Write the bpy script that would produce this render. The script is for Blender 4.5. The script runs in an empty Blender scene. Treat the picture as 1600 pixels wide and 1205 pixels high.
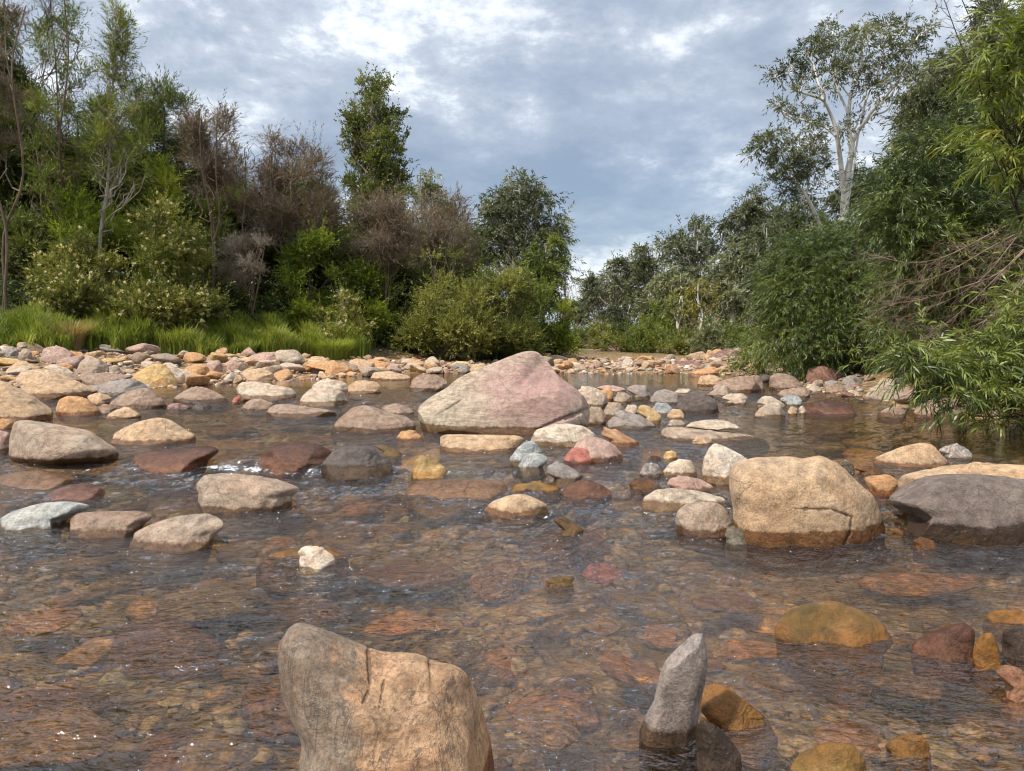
import bpy, bmesh, math, random
import numpy as np
from mathutils import Vector

# ------------------------------------------------------------------ camera, sky, sun, exposure
sc = bpy.context.scene
COL = sc.collection
F_PX, CX, CY, HOR = 1150.0, 800.0, 602.5, 545.0          # focal length and horizon of the photograph
CAM = np.array([0.0, 0.0, 0.9])
PITCH = math.atan((CY - HOR) / F_PX)
cam_d = bpy.data.cameras.new("camera")
cam = bpy.data.objects.new("camera", cam_d)
COL.objects.link(cam)
cam.location = CAM
cam.rotation_euler = (math.pi / 2 - PITCH, 0, 0)
cam_d.sensor_width = 36.0
cam_d.lens = 36.0 * F_PX / 1600.0
cam_d.clip_start, cam_d.clip_end = 0.05, 3000
sc.camera = cam

SUN_DIR = Vector((-0.52, -0.34, 0.86)).normalized()
sun_d = bpy.data.lights.new("sun", 'SUN')
sun_d.energy, sun_d.angle, sun_d.color = 4.2, math.radians(3.0), (1.0, 0.93, 0.82)
sun = bpy.data.objects.new("sun", sun_d)
COL.objects.link(sun)
sun.rotation_euler = SUN_DIR.to_track_quat('Z', 'Y').to_euler()

sc.view_settings.view_transform = 'Standard'
sc.view_settings.look = 'None'
sc.view_settings.exposure = 0.46
sc.view_settings.gamma = 1.0
sc.cycles.max_bounces = 8
sc.cycles.diffuse_bounces = 3
sc.cycles.glossy_bounces = 3
sc.cycles.transmission_bounces = 6
sc.cycles.transparent_max_bounces = 12
sc.cycles.sample_clamp_indirect = 4.0
sc.cycles.use_denoising = True
sc.cycles.filter_width = 1.15


class NT:
    """tiny node-tree writer"""
    def __init__(s, tree):
        s.t = tree
        tree.nodes.clear()

    def n(s, typ, ins=None, **kw):
        nd = s.t.nodes.new(typ)
        for k, v in kw.items():
            setattr(nd, k, v)
        for k, v in (ins or {}).items():
            s.put(nd.inputs[k], v)
        return nd

    def put(s, sock, v):
        if isinstance(v, bpy.types.NodeSocket):
            s.t.links.new(v, sock)
        elif isinstance(v, bpy.types.Node):
            s.t.links.new(v.outputs[0], sock)
        else:
            if isinstance(v, (tuple, list)) and len(v) == 3 and sock.type == 'RGBA':
                v = (*v, 1.0)
            sock.default_value = v

    def math(s, op, a, b=0.0, c=0.0, clamp=False):
        return s.n('ShaderNodeMath', {0: a, 1: b, 2: c}, operation=op, use_clamp=clamp).outputs[0]

    def vmath(s, op, a, b=(0, 0, 0)):
        return s.n('ShaderNodeVectorMath', {0: a, 1: b}, operation=op).outputs[0]

    def mix(s, f, a, b, blend='MIX'):
        nd = s.n('ShaderNodeMix', data_type='RGBA', blend_type=blend, clamp_factor=True)
        s.put(nd.inputs[0], f); s.put(nd.inputs[6], a); s.put(nd.inputs[7], b)
        return nd.outputs[2]

    def noise(s, vec, scale, detail=4.0, rough=0.5, dist=0.0, out=0):
        return s.n('ShaderNodeTexNoise', {'Vector': vec, 'Scale': scale, 'Detail': detail, 'Roughness': rough, 'Distortion': dist}).outputs[out]

    def ss(s, v, a, b, x=0.0, y=1.0):
        return s.n('ShaderNodeMapRange', {0: v, 1: a, 2: b, 3: x, 4: y}, interpolation_type='SMOOTHSTEP').outputs[0]

    def ramp(s, f, stops):
        nd = s.n('ShaderNodeValToRGB', {0: f})
        cr = nd.color_ramp
        while len(cr.elements) < len(stops):
            cr.elements.new(0.5)
        for e, (p, c) in zip(cr.elements, stops):
            e.position, e.color = p, (*c, 1.0)
        return nd.outputs[0]


world = bpy.data.worlds.new("World")
sc.world = world
world.use_nodes = True
w_ = NT(world.node_tree)
gen = w_.n('ShaderNodeTexCoord').outputs['Generated']
sep = w_.n('ShaderNodeSeparateXYZ', {0: gen})
den = w_.math('ADD', w_.math('MAXIMUM', sep.outputs[2], 0.0), 0.30)
cu = w_.math('DIVIDE', sep.outputs[0], den)
cv = w_.math('DIVIDE', sep.outputs[1], den)
cuv = w_.n('ShaderNodeCombineXYZ', {0: cu, 1: cv, 2: 11.3}).outputs[0]
sky = w_.n('ShaderNodeTexSky', sky_type='NISHITA', sun_disc=False, sun_elevation=math.asin(SUN_DIR.z),
           sun_rotation=math.atan2(SUN_DIR.x, SUN_DIR.y), air_density=1.0, dust_density=1.5, ozone_density=1.5)
blue = w_.mix(1.0, sky.outputs[0], (0.085, 0.085, 0.085), 'MULTIPLY')
big = w_.noise(cuv, 0.75, 2.0, 0.5, 0.2)
puff = w_.noise(cuv, 2.5, 14.0, 0.63, 0.15)
fine = w_.noise(cuv, 9.0, 10.0, 0.66, 0.15)
lum = w_.math('ADD', w_.math('ADD', w_.math('MULTIPLY', puff, 0.62), w_.math('MULTIPLY', big, 0.34)), w_.math('MULTIPLY', fine, 0.20))
cloud = w_.ramp(lum, [(0.46, (0.31, 0.37, 0.465)), (0.54, (0.40, 0.46, 0.555)), (0.585, (0.52, 0.575, 0.655)), (0.615, (0.74, 0.79, 0.85)), (0.655, (1.0, 1.0, 1.0))])
low = w_.ss(sep.outputs[2], 0.02, 0.30)
cover = w_.math('ADD', w_.math('MULTIPLY', low, 0.42), w_.ss(w_.noise(cuv, 0.9, 5.0, 0.5, 0.2), 0.36, 0.60, 0.1, 0.58), clamp=True)
haze_low = w_.mix(cover, blue, cloud)
# a pale blue-grey deck close to the horizon
bright = w_.ss(sep.outputs[2], 0.35, 0.95, 1.0, 1.7)
haze_low = w_.mix(1.0, haze_low, w_.n('ShaderNodeCombineColor', {0: bright, 1: bright, 2: bright}).outputs[0], 'MULTIPLY')
deck = w_.mix(w_.ss(sep.outputs[2], 0.0, 0.17, 0.55, 0.0), haze_low, (0.40, 0.50, 0.64))
bg = w_.n('ShaderNodeBackground', {0: deck, 1: 1.0})
w_.n('ShaderNodeOutputWorld', {0: bg})

# ------------------------------------------------------------------ numeric helpers
def _hash(ix, iy, iz):
    h = (ix.astype(np.int64) * 374761393 + iy.astype(np.int64) * 668265263 + iz.astype(np.int64) * 2147483647 + 1013904223) & 0xFFFFFFFF
    h = ((h ^ (h >> 13)) * 1274126177) & 0xFFFFFFFF
    h = ((h ^ (h >> 16)) * 2246822519) & 0xFFFFFFFF
    return ((h ^ (h >> 15)) & 0xFFFFFF) / float(0xFFFFFF)


def vnoise(x, y, z):
    """value noise, -1..1"""
    x, y, z = np.broadcast_arrays(np.asarray(x, float), np.asarray(y, float), np.asarray(z, float))
    ix, iy, iz = np.floor(x), np.floor(y), np.floor(z)
    fx, fy, fz = x - ix, y - iy, z - iz
    ux, uy, uz = [f * f * f * (f * (f * 6 - 15) + 10) for f in (fx, fy, fz)]
    r = 0
    for dx in (0, 1):
        for dy in (0, 1):
            for dz in (0, 1):
                wgt = (ux if dx else 1 - ux) * (uy if dy else 1 - uy) * (uz if dz else 1 - uz)
                r = r + wgt * _hash(ix + dx, iy + dy, iz + dz)
    return r * 2 - 1


def fbm(x, y, z, octv=4, gain=0.5):
    a, f, s, n = 1.0, 1.0, 0.0, 0.0
    for k in range(octv):
        s = s + a * vnoise(x * f + 17.3 * k, y * f - 9.1 * k, z * f + 4.7 * k)
        n += a
        a *= gain
        f *= 2.03
    return s / n


def sstep(v, a, b):
    t = np.clip((v - a) / (b - a), 0, 1)
    return t * t * (3 - 2 * t)


def unit(v):
    return v / np.maximum(np.linalg.norm(v, axis=-1, keepdims=True), 1e-9)


def ray(px, py):
    r, u = (px - CX) / F_PX, (CY - py) / F_PX
    return np.array([r, math.cos(PITCH) + u * math.sin(PITCH), -math.sin(PITCH) + u * math.cos(PITCH)])


def at(px, py, d):
    """the point d metres in front of the lens that the photograph shows at px, py"""
    v = ray(px, py)
    return CAM + v * (d / v[1])


# ------------------------------------------------------------------ lie of the land
STEP_X = [-8, -4, -2, -0.6, 0.3, 1.0, 1.6, 2.5, 4, 7]
STEP_Y = [4.7, 4.8, 5.2, 4.95, 4.55, 4.15, 3.65, 3.55, 3.2, 3.2]


def step1(x):
    return np.interp(x, STEP_X, STEP_Y)


def water_z(x, y):
    s2 = 10.6 + 0.5 * np.sin(x * 0.9)
    return 0.075 * sstep(y - step1(x), -0.05, 0.32) + 0.02 * sstep(y, 5.5, 9) + 0.07 * sstep(y - s2, -0.1, 0.5) + 0.02 * sstep(y, 12, 24)


LX_Y, LX = [-5, 0, 5, 10, 13.6, 16, 20, 27, 32, 37, 80], [-13, -12, -10.5, -8.2, -6.6, -5.4, -3.4, 0, 3.2, 5.6, 9]
RX_Y, RX = [-5, 0, 3, 6, 8, 12, 19, 26, 32, 37, 80], [6.5, 6.2, 5.7, 5.35, 5.1, 5.1, 5.9, 6.0, 6.6, 8, 13]
BK_X, BK_Y = [-40, -14, -6, 1.4, 4, 10], [6, 20, 27, 32, 36, 44]


def bank_s(x, y):
    """metres behind the front line of the left bank's grass and bushes"""
    return (y - np.interp(x, BK_X, BK_Y)) * 0.72


def ground_z(x, y):
    x, y = np.asarray(x, float), np.asarray(y, float)
    w = water_z(x, y)
    pool = sstep(x, 1.8, 3.0) * sstep(5.6 - x, 0, 1.2) * sstep(y, 4.0, 5.5) * sstep(10.3 - y, 0, 1.0)
    bed = w - 0.17 - 0.05 * fbm(x * 0.8, y * 0.8, 1.0, 3) - 0.22 * pool
    tl = np.interp(y, LX_Y, LX) - x
    left = w - 0.02 + np.where(tl > 0, 0.066 * tl, 0.22 * tl)
    bs = np.maximum(bank_s(x, y), 0)
    left = left + np.where(bs > 0, np.minimum(0.30 * bs, 2.6 - 2.1 * sstep(x, -2, 2)) + 0.03 * np.maximum(bs - 9, 0), 0) * (tl > 0)
    tr = x - np.interp(y, RX_Y, RX)
    right = w - 0.03 + np.where(tr > 0, 0.16 * np.minimum(tr, 3) + 0.36 * np.clip(tr - 3, 0, 13) + 0.02 * np.maximum(tr - 16, 0), 0.35 * tr)
    far = w + 0.02 + np.where(y > 22, 0.010 * np.minimum(y - 22, 12), 0.07 * (y - 22)) + np.where(y > 34, 0.045 * np.minimum(y - 34, 60), 0) + 0.05 * fbm(x * 0.5, y * 0.5, 31.0, 2)
    far = np.minimum(far, w + 2.2)
    return np.maximum(np.maximum(bed, left), np.maximum(right, far))


def surf_z(x, y):
    return np.maximum(ground_z(x, y), water_z(x, y))


_TS = np.geomspace(0.7, 90, 6000)


def hit(px, py):
    v = ray(px, py)
    p = CAM[None, :] + v[None, :] * (_TS / v[1])[:, None]
    below = p[:, 2] < surf_z(p[:, 0], p[:, 1])
    k = int(np.argmax(below)) if below.any() else len(_TS) - 1
    return p[k]


# ------------------------------------------------------------------ mesh helpers
class MB:
    def __init__(s):
        s.v, s.q, s.t, s.qa, s.ta, s.nv = [], [], [], [], [], 0

    def add(s, v, quads=None, tris=None, tint=0.5):
        v = np.asarray(v, np.float32).reshape(-1, 3)
        for f, lst, al in ((quads, s.q, s.qa), (tris, s.t, s.ta)):
            if f is not None and len(f):
                f = np.asarray(f, np.int64)
                lst.append(f + s.nv)
                al.append(np.broadcast_to(np.asarray(tint, np.float32), (len(f),)) if np.ndim(tint) == 0 or len(tint) == len(f) else np.repeat(tint, len(f) // len(tint)))
        s.v.append(v)
        s.nv += len(v)

    def build(s, name, mat, parent=None, smooth=True, origin=None):
        v = np.concatenate(s.v) if s.v else np.zeros((0, 3), np.float32)
        q = np.concatenate(s.q) if s.q else np.zeros((0, 4), np.int64)
        t = np.concatenate(s.t) if s.t else np.zeros((0, 3), np.int64)
        if origin is not None:
            v = v - np.asarray(origin, np.float32)
        me = mesh_from(name, v, q, t, smooth)
        tint = np.concatenate([x for x in s.qa + s.ta]) if (s.qa or s.ta) else np.zeros(0)
        a = me.attributes.new('tint', 'FLOAT', 'FACE')
        a.data.foreach_set('value', tint.astype(np.float32))
        me.materials.append(mat)
        o = bpy.data.objects.new(name, me)
        COL.objects.link(o)
        if parent is not None:
            o.parent = parent
        elif origin is not None:
            o.location = origin
        return o


def mesh_from(name, v, q, t, smooth=True):
    me = bpy.data.meshes.new(name)
    nq, nt = len(q), len(t)
    me.vertices.add(len(v))
    me.vertices.foreach_set('co', np.ascontiguousarray(v, np.float32).ravel())
    me.loops.add(nq * 4 + nt * 3)
    me.loops.foreach_set('vertex_index', np.concatenate([np.asarray(q).ravel(), np.asarray(t).ravel()]).astype(np.int32))
    me.polygons.add(nq + nt)
    me.polygons.foreach_set('loop_start', np.concatenate([np.arange(nq) * 4, nq * 4 + np.arange(nt) * 3]).astype(np.int32))
    me.polygons.foreach_set('use_smooth', np.full(nq + nt, smooth))
    me.update(calc_edges=True)
    return me


def tag(o, label=None, cat=None, group=None, kind=None):
    for k, val in (('label', label), ('category', cat), ('group', group), ('kind', kind)):
        if val:
            o[k] = val
    return o


def empty(name, loc):
    o = bpy.data.objects.new(name, None)
    o.empty_display_size = 0.2
    COL.objects.link(o)
    o.location = loc
    return o


def tube(mb, pts, rad, sides=6, tint=0.5):
    pts = np.asarray(pts, float)
    rad = np.asarray(rad, float)
    n = len(pts)
    tan = unit(np.gradient(pts, axis=0))
    ref = np.array([0.0, 1.0, 0.0]) if abs(tan[0, 1]) < 0.85 else np.array([1.0, 0, 0])
    a = unit(np.cross(tan, ref))
    b = np.cross(tan, a)
    ang = np.arange(sides) * 2 * math.pi / sides
    ring = a[:, None, :] * np.cos(ang)[None, :, None] + b[:, None, :] * np.sin(ang)[None, :, None]
    v = pts[:, None, :] + ring * rad[:, None, None]
    i = np.arange(n - 1)[:, None] * sides
    j = np.arange(sides)[None, :]
    k = (j + 1) % sides
    q = np.stack([i + j, i + k, i + sides + k, i + sides + j], -1).reshape(-1, 4)
    mb.add(v.reshape(-1, 3), quads=q, tint=tint)


def bez(p0, p1, p2, n=6):
    t = np.linspace(0, 1, n)[:, None]
    return (1 - t) ** 2 * np.asarray(p0) + 2 * t * (1 - t) * np.asarray(p1) + t * t * np.asarray(p2)


def wiggle(pts, amp, rng):
    pts = np.array(pts, float)
    if len(pts) > 2:
        pts[1:-1] += rng.normal(0, amp, (len(pts) - 2, 3))
    return pts


def spline(pts, n=4):
    """Catmull-Rom through the points"""
    p = np.asarray(pts, float)
    p = np.vstack([2 * p[0] - p[1], p, 2 * p[-1] - p[-2]])
    out = []
    for k in range(1, len(p) - 2):
        for t in np.arange(n) / n:
            out.append(0.5 * (2 * p[k] + (p[k + 1] - p[k - 1]) * t + (2 * p[k - 1] - 5 * p[k] + 4 * p[k + 1] - p[k + 2]) * t * t + (3 * p[k] - p[k - 1] - 3 * p[k + 1] + p[k + 2]) * t ** 3))
    out.append(p[-2])
    return np.array(out)


# ------------------------------------------------------------------ materials
def new_mat(name):
    m = bpy.data.materials.new(name)
    m.use_nodes = True
    return m, NT(m.node_tree)


def leaf_mat(name, dark, mid, light, trans=0.32, rough=0.5, spec=0.25):
    m, t = new_mat(name)
    tint = t.n('ShaderNodeAttribute', attribute_name='tint').outputs['Fac']
    col = t.ramp(tint, [(0.05, dark), (0.5, mid), (0.97, light)])
    p = t.n('ShaderNodeBsdfPrincipled', {'Base Color': col, 'Roughness': rough, 'Specular IOR Level': spec})
    tr = t.n('ShaderNodeBsdfTranslucent', {0: t.mix(1.0, col, (1.25, 1.2, 0.7), 'MULTIPLY')})
    mx = t.n('ShaderNodeMixShader', {0: trans, 1: p, 2: tr})
    t.n('ShaderNodeOutputMaterial', {0: mx})
    return m


def bark_mat(name, a, b, scale=6.0, stretch=0.25, bump=0.4):
    m, t = new_mat(name)
    pos = t.n('ShaderNodeNewGeometry').outputs['Position']
    mp = t.vmath('MULTIPLY', pos, (1, 1, stretch))
    f = t.noise(mp, scale, 6.0, 0.62, 0.6)
    f2 = t.noise(mp, scale * 5, 4.0, 0.6)
    col = t.mix(t.ss(f, 0.36, 0.64), a, b)
    col = t.mix(t.ss(f2, 0.35, 0.75, 0.0, 0.5), col, tuple(c * 0.5 for c in a))
    bp = t.n('ShaderNodeBump', {'Strength': bump, 'Distance': 0.02, 'Height': f2})
    p = t.n('ShaderNodeBsdfPrincipled', {'Base Color': col, 'Roughness': 0.85, 'Specular IOR Level': 0.2, 'Normal': bp})
    t.n('ShaderNodeOutputMaterial', {0: p})
    return m


def rock_mat(name, kind='plain'):
    """stone: object colour varied by noise, wet and amber-stained below the object's own waterline"""
    m, t = new_mat(name)
    oi = t.n('ShaderNodeObjectInfo')
    oc = t.n('ShaderNodeTexCoord').outputs['Object']
    pos = t.n('ShaderNodeNewGeometry').outputs['Position']
    zz = t.n('ShaderNodeSeparateXYZ', {0: pos}).outputs[2]
    rnd = t.math('MULTIPLY', oi.outputs['Random'], 37.0)
    pv = t.vmath('ADD', pos, t.n('ShaderNodeCombineXYZ', {0: rnd, 1: rnd, 2: 0.0}).outputs[0])
    wl = t.n('ShaderNodeAttribute', attribute_name='wl', attribute_type='OBJECT').outputs['Fac']
    stone2 = t.n('ShaderNodeAttribute', attribute_name='stone2', attribute_type='OBJECT').outputs['Color']
    band = t.n('ShaderNodeAttribute', attribute_name='band', attribute_type='OBJECT').outputs['Fac']
    n1 = t.noise(pv, 3.2, 6.0, 0.6, 0.4)
    n2 = t.noise(pv, 17.0, 6.0, 0.65, 0.2)
    n3 = t.noise(pv, 110.0, 4.0, 0.7)
    n4 = t.noise(pv, 7.5, 8.0, 0.7, 1.0)
    col = t.mix(t.ss(n1, 0.40, 0.62), oi.outputs['Color'], stone2)
    # tilted strata
    sd = t.vmath('MULTIPLY', pv, (2.2, 3.0, 11.0))
    st = t.noise(sd, 2.6, 5.0, 0.6, 0.8)
    col = t.mix(t.math('MULTIPLY', t.ss(st, 0.47, 0.60), band), col, t.mix(1.0, col, (0.62, 0.52, 0.45), 'MULTIPLY'))
    col = t.mix(t.ss(n4, 0.56, 0.72, 0.0, 0.45), col, t.mix(1.0, col, (1.45, 1.4, 1.32), 'MULTIPLY'))
    col = t.mix(t.ss(n4, 0.44, 0.30, 0.0, 0.5), col, t.mix(1.0, col, (0.58, 0.54, 0.5), 'MULTIPLY'))
    g = t.math('ADD', t.math('MULTIPLY', n2, 0.9), t.math('MULTIPLY', n3, 0.75))
    gv = t.math('MULTIPLY', t.ss(g, 0.52, 1.12, 0.48, 1.42), t.ss(n1, 0.3, 0.7, 0.82, 1.12))
    col = t.mix(1.0, col, t.n('ShaderNodeCombineColor', {0: gv, 1: gv, 2: gv}).outputs[0], 'MULTIPLY')
    # fractures: thin warped lines that come and go, and grooves cut in the mesh
    cw = t.vmath('ADD', pv, t.vmath('MULTIPLY', t.noise(pv, 5.0, 4.0, 0.6, out=1), (0.22, 0.22, 0.22)))
    ve = t.n('ShaderNodeTexVoronoi', {'Vector': t.vmath('MULTIPLY', cw, (1.0, 1.0, 1.7)), 'Scale': 4.2, 'Randomness': 1.0}, feature='DISTANCE_TO_EDGE').outputs['Distance']
    frac = t.math('MULTIPLY', t.ss(ve, 0.022, 0.004), t.ss(t.noise(pv, 2.1, 3.0), 0.53, 0.66, 0.0, 0.6))
    groove = t.n('ShaderNodeAttribute', attribute_name='crack').outputs['Fac']
    frac = t.math('MAXIMUM', frac, t.ss(groove, 0.25, 0.8))
    col = t.mix(t.math('MULTIPLY', frac, 0.55), col, (0.055, 0.045, 0.038))
    # dark pits and pale grains
    vor = t.n('ShaderNodeTexVoronoi', {'Vector': pv, 'Scale': 26.0, 'Randomness': 1.0})
    pit = t.math('MULTIPLY', t.ss(vor.outputs['Distance'], 0.16, 0.05), t.ss(n1, 0.48, 0.6))
    col = t.mix(t.math('MULTIPLY', pit, 0.5), col, (0.06, 0.05, 0.04))
    if kind == 'pink':
        # the broad pink face of the boulder, in its own metres
        so = t.n('ShaderNodeSeparateXYZ', {0: oc})
        wob = t.math('MULTIPLY', t.math('SUBTRACT', t.noise(oc, 2.2, 9.0, 0.68, 0.8), 0.5), 1.9)
        ex = t.math('DIVIDE', t.math('SUBTRACT', so.outputs[0], 0.36), 0.62)
        ez = t.math('DIVIDE', t.math('SUBTRACT', so.outputs[2], 0.36), 0.46)
        rr = t.math('SQRT', t.math('ADD', t.math('POWER', ex, 2.0), t.math('POWER', ez, 2.0)))
        pm = t.ss(t.math('ADD', rr, wob), 1.30, 0.30)
        pm = t.math('MULTIPLY', pm, t.ss(n2, 0.30, 0.48, 0.55, 1.0))
        col = t.mix(t.math('MULTIPLY', pm, 0.68), col, t.mix(t.ss(n4, 0.4, 0.6), (0.41, 0.235, 0.215), (0.35, 0.185, 0.18)))
        bd = t.noise(t.n('ShaderNodeMapping', {'Vector': oc, 'Rotation': (0, math.radians(28), 0), 'Scale': (1.2, 1.2, 15.0)}).outputs[0], 1.6, 6.0, 0.62, 0.5)
        col = t.mix(t.math('MULTIPLY', t.ss(t.math('ABSOLUTE', t.math('SUBTRACT', bd, 0.5)), 0.03, 0.008), t.ss(n1, 0.42, 0.55, 0.15, 0.6)), col, (0.15, 0.11, 0.08))
    if kind == 'iron':
        so = t.n('ShaderNodeSeparateXYZ', {0: oc})
        wv = t.math('MULTIPLY', t.math('SUBTRACT', t.noise(oc, 9.0, 6.0, 0.65, 0.6), 0.5), 0.22)
        fx = t.ss(t.math('ADD', t.math('ADD', so.outputs[0], t.math('MULTIPLY', so.outputs[2], 0.35)), wv), 0.01, 0.06)
        fz = t.ss(t.math('ADD', so.outputs[2], wv), 0.16, 0.06)
        side = t.mix(t.math('MULTIPLY', fz, 0.8), t.mix(1.0, col, (1.28, 1.02, 0.78), 'MULTIPLY'), t.mix(t.ss(n4, 0.35, 0.65), (0.47, 0.25, 0.09), (0.36, 0.22, 0.12)))
        col = t.mix(fx, t.mix(1.0, col, (0.70, 0.68, 0.66), 'MULTIPLY'), side)
        vn = t.noise(t.vmath('MULTIPLY', oc, (16, 16, 2.5)), 1.0, 5.0, 0.6, 1.2)
        col = t.mix(t.ss(t.math('ABSOLUTE', t.math('SUBTRACT', vn, 0.5)), 0.022, 0.006, 0.0, 0.6), col, (0.075, 0.065, 0.06))
    if kind == 'quartz':
        v2 = t.noise(t.vmath('MULTIPLY', pv, (6, 6, 4)), 1.0, 5.0, 0.6, 2.0)
        col = t.mix(t.ss(t.math('ABSOLUTE', t.math('SUBTRACT', v2, 0.5)), 0.022, 0.006, 0.0, 0.6), col, (0.60, 0.56, 0.48))
    if kind == 'moss':
        col = t.mix(t.ss(n1, 0.40, 0.56, 0.15, 0.85), col, t.mix(t.ss(n4, 0.35, 0.65), (0.18, 0.092, 0.018), (0.06, 0.045, 0.015)))
    dz = t.math('ADD', t.math('SUBTRACT', zz, wl), t.math('ADD', t.math('MULTIPLY', t.math('SUBTRACT', n2, 0.5), 0.035), t.math('MULTIPLY', t.math('SUBTRACT', n1, 0.5), 0.09)))
    wb = t.n('ShaderNodeAttribute', attribute_name='wb', attribute_type='OBJECT').outputs['Fac']
    wet = t.ss(t.math('SUBTRACT', dz, wb), 0.016, 0.0)
    amb = t.math('MULTIPLY', t.math('MULTIPLY', t.ss(dz, 0.10, -0.03), t.ss(dz, -0.20, -0.08)), wet)
    wcol = t.mix(1.0, t.mix(1.0, col, col, 'MULTIPLY'), (1.35, 1.15, 0.9), 'MULTIPLY')
    wcol = t.mix(0.55, wcol, t.mix(1.0, col, (0.32, 0.235, 0.16), 'MULTIPLY'))
    under = t.ss(dz, -0.12, -0.5)
    wcol = t.mix(1.0 if kind == 'moss' else under, wcol, t.mix(1.0, col, (1.2, 0.98, 0.70), 'MULTIPLY'))
    wcol = t.mix(t.math('MULTIPLY', amb, 0.12 if kind == 'moss' else 0.42), wcol, t.mix(t.ss(n1, 0.4, 0.6), (0.12, 0.062, 0.018), (0.05, 0.030, 0.014)))
    col = t.mix(wet, col, wcol)
    rough = t.math('SUBTRACT', 0.84, t.math('MULTIPLY', wet, 0.62))
    hgt = t.math('SUBTRACT', t.math('ADD', t.math('MULTIPLY', n2, 0.5), t.math('MULTIPLY', n4, 0.6)), t.math('MULTIPLY', frac, 0.35))
    bp0 = t.n('ShaderNodeBump', {'Strength': 0.8, 'Distance': 0.026, 'Height': hgt})
    n5 = t.noise(pv, 330.0, 3.0, 0.7)
    bp = t.n('ShaderNodeBump', {'Strength': 0.8, 'Distance': 0.0075, 'Height': t.math('ADD', n3, t.math('MULTIPLY', n5, 0.45)), 'Normal': bp0})
    p = t.n('ShaderNodeBsdfPrincipled', {'Base Color': col, 'Roughness': rough, 'Specular IOR Level': 0.35, 'Normal': bp})
    t.n('ShaderNodeOutputMaterial', {0: p})
    return m


M_ROCK = rock_mat('river_stone')
M_PINK = rock_mat('pink_stone', 'pink')
M_QUARTZ = rock_mat('veined_stone', 'quartz')
M_IRON = rock_mat('iron_stained_stone', 'iron')
M_MOSS = rock_mat('algae_stone', 'moss')

# one pebble material: colour from a per-stone tint
def pebble_mat():
    m, t = new_mat('pebble_stone')
    tint = t.n('ShaderNodeAttribute', attribute_name='tint').outputs['Fac']
    pos = t.n('ShaderNodeNewGeometry').outputs['Position']
    col = t.ramp(tint, [(0.0, (0.10, 0.075, 0.06)), (0.18, (0.22, 0.18, 0.15)), (0.34, (0.36, 0.21, 0.11)), (0.48, (0.40, 0.30, 0.21)),
                        (0.62, (0.25, 0.13, 0.095)), (0.76, (0.43, 0.34, 0.25)), (0.88, (0.23, 0.23, 0.22)), (1.0, (0.55, 0.46, 0.36))])
    n = t.noise(pos, 60.0, 5.0, 0.65)
    g = t.ss(n, 0.3, 0.7, 0.65, 1.25)
    col = t.mix(1.0, col, t.n('ShaderNodeCombineColor', {0: g, 1: g, 2: g}).outputs[0], 'MULTIPLY')
    p = t.n('ShaderNodeBsdfPrincipled', {'Base Color': col, 'Roughness': 0.7, 'Specular IOR Level': 0.3})
    t.n('ShaderNodeOutputMaterial', {0: p})
    return m


def ground_mat():
    m, t = new_mat('ground_soil')
    pos = t.n('ShaderNodeNewGeometry').outputs['Position']
    s = t.n('ShaderNodeSeparateXYZ', {0: pos})
    n1 = t.noise(pos, 0.9, 7.0, 0.6, 0.4)
    n2 = t.noise(pos, 9.0, 6.0, 0.65)
    vor = t.n('ShaderNodeTexVoronoi', {'Vector': t.vmath('ADD', pos, t.vmath('MULTIPLY', t.noise(pos, 6.0, 3.0, out=1), (0.06, 0.06, 0.06))), 'Scale': 11.0})
    grav = t.ramp(t.n('ShaderNodeSeparateColor', {0: vor.outputs['Color']}).outputs[0],
                  [(0.0, (0.12, 0.085, 0.05)), (0.3, (0.32, 0.20, 0.08)), (0.5, (0.22, 0.17, 0.11)), (0.7, (0.42, 0.26, 0.11)), (1.0, (0.44, 0.34, 0.22))])
    grav = t.mix(t.ss(vor.outputs['Distance'], 0.25, 0.7, 0.0, 0.7), grav, (0.05, 0.035, 0.02))
    grav = t.mix(t.ss(n1, 0.35, 0.65, 0.1, 0.55), grav, (0.16, 0.085, 0.03))
    soil = t.mix(t.ss(n2, 0.35, 0.65), (0.045, 0.036, 0.022), (0.10, 0.080, 0.045))
    soil = t.mix(t.ss(n1, 0.38, 0.52), soil, (0.045, 0.060, 0.020))
    red = t.mix(t.ss(n2, 0.4, 0.6), (0.23, 0.115, 0.07), (0.30, 0.19, 0.12))
    soil = t.mix(t.math('MULTIPLY', t.ss(s.outputs[1], 40, 46), t.ss(n1, 0.42, 0.55)), soil, red)
    col = t.mix(t.ss(t.math('ADD', s.outputs[2], t.math('MULTIPLY', n1, 0.25)), 0.55, 1.15), grav, soil)
    bp = t.n('ShaderNodeBump', {'Strength': 0.6, 'Distance': 0.04, 'Height': t.math('SUBTRACT', n2, vor.outputs['Distance'])})
    p = t.n('ShaderNodeBsdfPrincipled', {'Base Color': col, 'Roughness': 0.85, 'Specular IOR Level': 0.25, 'Normal': bp})
    t.n('ShaderNodeOutputMaterial', {0: p})
    return m


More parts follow.
